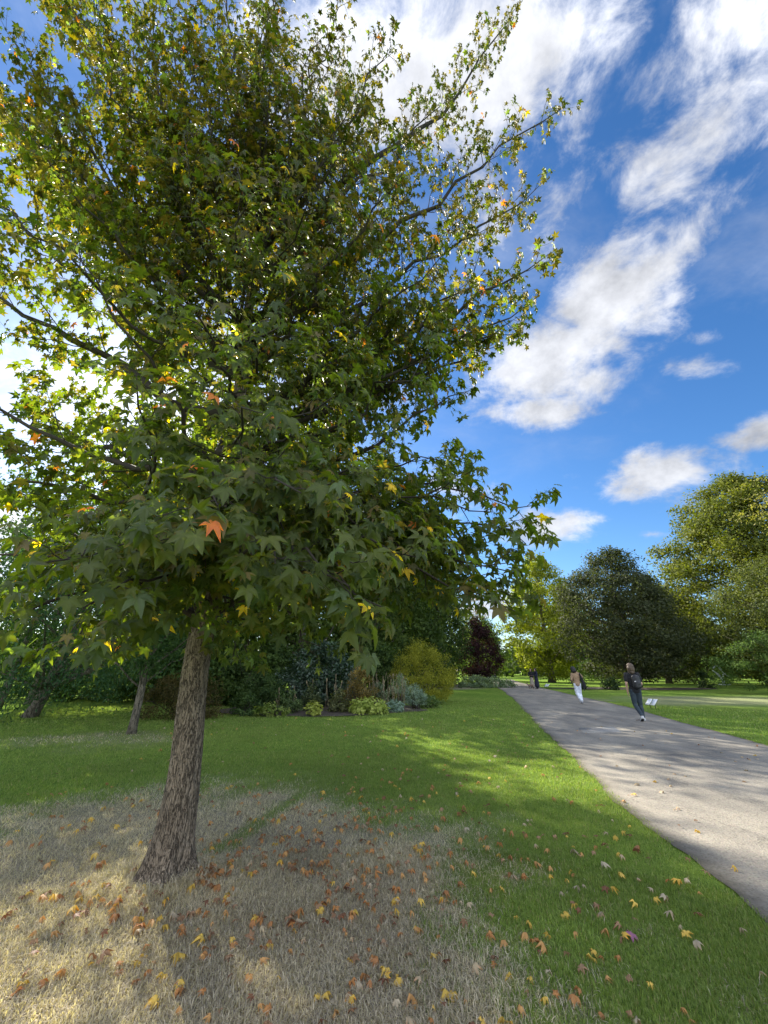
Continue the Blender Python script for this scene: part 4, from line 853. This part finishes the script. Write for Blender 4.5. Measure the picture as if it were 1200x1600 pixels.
# ------------------------------------------------------------------ fallen leaves
def fallen():
    kinds = {'orange': [(.48, .23, .08), (.54, .3, .11), (.38, .18, .07)], 'yellow': [(.62, .42, .08), (.7, .48, .1)], 'brown': [(.26, .15, .08), (.34, .21, .12), (.2, .1, .055)],
             'cream': [(.42, .34, .22), (.48, .4, .28)], 'purple': [(.3, .13, .2)]}
    lib = {}
    for kd, cs in kinds.items():
        lib[kd] = []
        for v in range(5):
            c = np.array([cs[v % len(cs)]]); V, Fc, C = star_leaves(np.zeros((1, 3)), np.array([[0, 1., 0]]), np.array([[0, 0, 1.]]), np.array([1.]), np.array([random.uniform(.6, 2.4)]), c)
            V[:, 1] -= .3; V[:, 2] += .12+.16*(V[:, 0]*random.uniform(-1, 1))+.5*random.random()*V[:, 1]**2
            V[:22] = V[:22]*[1, 1, 1]; V[22:, 1] = V[22:, 1]*.6-.05
            C = C*(1+rng.normal(0, .1, (len(C), 1)))
            o = mesh_np('fallen_leaf', V, Fc, M_DEAD, colr=C); lib[kd].append(o.data); bpy.data.objects.remove(o)
    def surf(x, y):
        if pathL(y) < x < pathR(y): return 'path'
        return 'dry' if dry_mask(np.array([x]), np.array([y]))[0] > .45 else 'green'
    words = {'path': 'lying on the grey path', 'dry': 'on the dry straw coloured grass', 'green': 'on the green lawn'}
    def put(x, y, kd, s, label=None, lift=0.):
        o = bpy.data.objects.new('fallen_leaf', random.choice(lib[kd])); col.objects.link(o); sf = surf(x, y)
        z = .03+lift if sf == 'path' else gz(np.array([x]), np.array([y]))[0]+.016+lift
        o.location = (x, y, z); o.rotation_euler = (random.gauss(0, .35), random.gauss(0, .35), random.uniform(0, 6.28)); o.scale = (s, s, s)
        if label: tag(o, label, 'leaf')
        else: tag(o, 'curled %s fallen leaf %s' % (kd, words[sf]), 'leaf', group='%s fallen leaves %s' % (kd, words[sf]))
    for (px, py, kd, s, lb) in ((985, 1465, 'purple', .085, 'purplish fallen leaf alone on the green grass near the path'), (275, 1500, 'yellow', .12, 'large bright yellow fallen leaf in the left foreground'),
                                (703, 1556, 'yellow', .1, 'golden yellow fallen leaf at the bottom centre of the photo'), (643, 1566, 'orange', .085, 'orange fallen leaf at the bottom centre, left of the golden one'),
                                (898, 1334, 'cream', .09, 'pale cream fallen leaf standing out on the green grass'), (502, 1560, 'yellow', .1, 'upright yellow fallen leaf at the bottom, left of centre'),
                                (848, 1484, 'orange', .08, 'orange leaf where the dry grass meets the green'), (882, 1434, 'yellow', .07, 'small yellow leaf near the dry grass edge')):
        p = G(px, py); put(p[0], p[1], kd, s, lb)
    for q in range(20):
        p = G(318+random.gauss(0, 13), 1378+random.gauss(0, 11)); o = put(p[0], p[1], 'orange', random.uniform(.07, .1), lift=.015*random.random())
    pts = []
    while len(pts) < 1050:
        r = abs(random.gauss(0, 2.2))+.3; a = random.uniform(0, 6.283); x, y = TX+1.0+r*math.cos(a)*1.15, TY-.2+r*math.sin(a)
        if y < 1.4 or abs(x) > y*.92+.2 or math.hypot(x-TX, y-TY) < .25: continue
        if surf(x, y) == 'path' and random.random() < .85: continue
        if vnoise(np.array([x*2.3]), np.array([y*2.3]), 77)[0] < random.random()*.55: continue
        pts.append((x, y))
    for q in range(200):
        y = random.uniform(5, 15); x = random.uniform(-.5*y, pathR(y)); pts.append((x, y))
    pts.sort(key=lambda p: math.hypot(*p))
    wts = [.42, .2, .28, .1]; parts = []
    for i, (x, y) in enumerate(pts):
        far = math.hypot(x-TX, y-TY) > 3.6
        kd = random.choices(['orange', 'yellow', 'brown', 'cream'], [.16, .12, .40, .32] if far else wts)[0]; s = random.choice((random.uniform(.025, .05), random.uniform(.04, .07)))
        if i < 260: put(x, y, kd, s)
        else:
            me = random.choice(lib[kd]); n = len(me.vertices); V = np.zeros(n*3, np.float32); me.vertices.foreach_get('co', V); V = V.reshape(-1, 3)
            E = np.array(Euler((random.gauss(0, .3), random.gauss(0, .3), random.uniform(0, 6.28))).to_matrix())
            c = np.zeros(n*4, np.float32); me.color_attributes['Col'].data.foreach_get('color', c); c = c.reshape(-1, 4)[:, :3]
            T = STAR_T; parts.append(((V*s)@E.T+[x, y, .03+float(gz(np.array([x]), np.array([y]))[0])], [T], c))
    V, Fc, c = join_parts(parts); tag(mesh_np('leaf_litter', V, Fc, M_DEAD, colr=c), 'scattered small fallen leaves over the farther lawn', 'leaf litter', kind='stuff')
fallen()
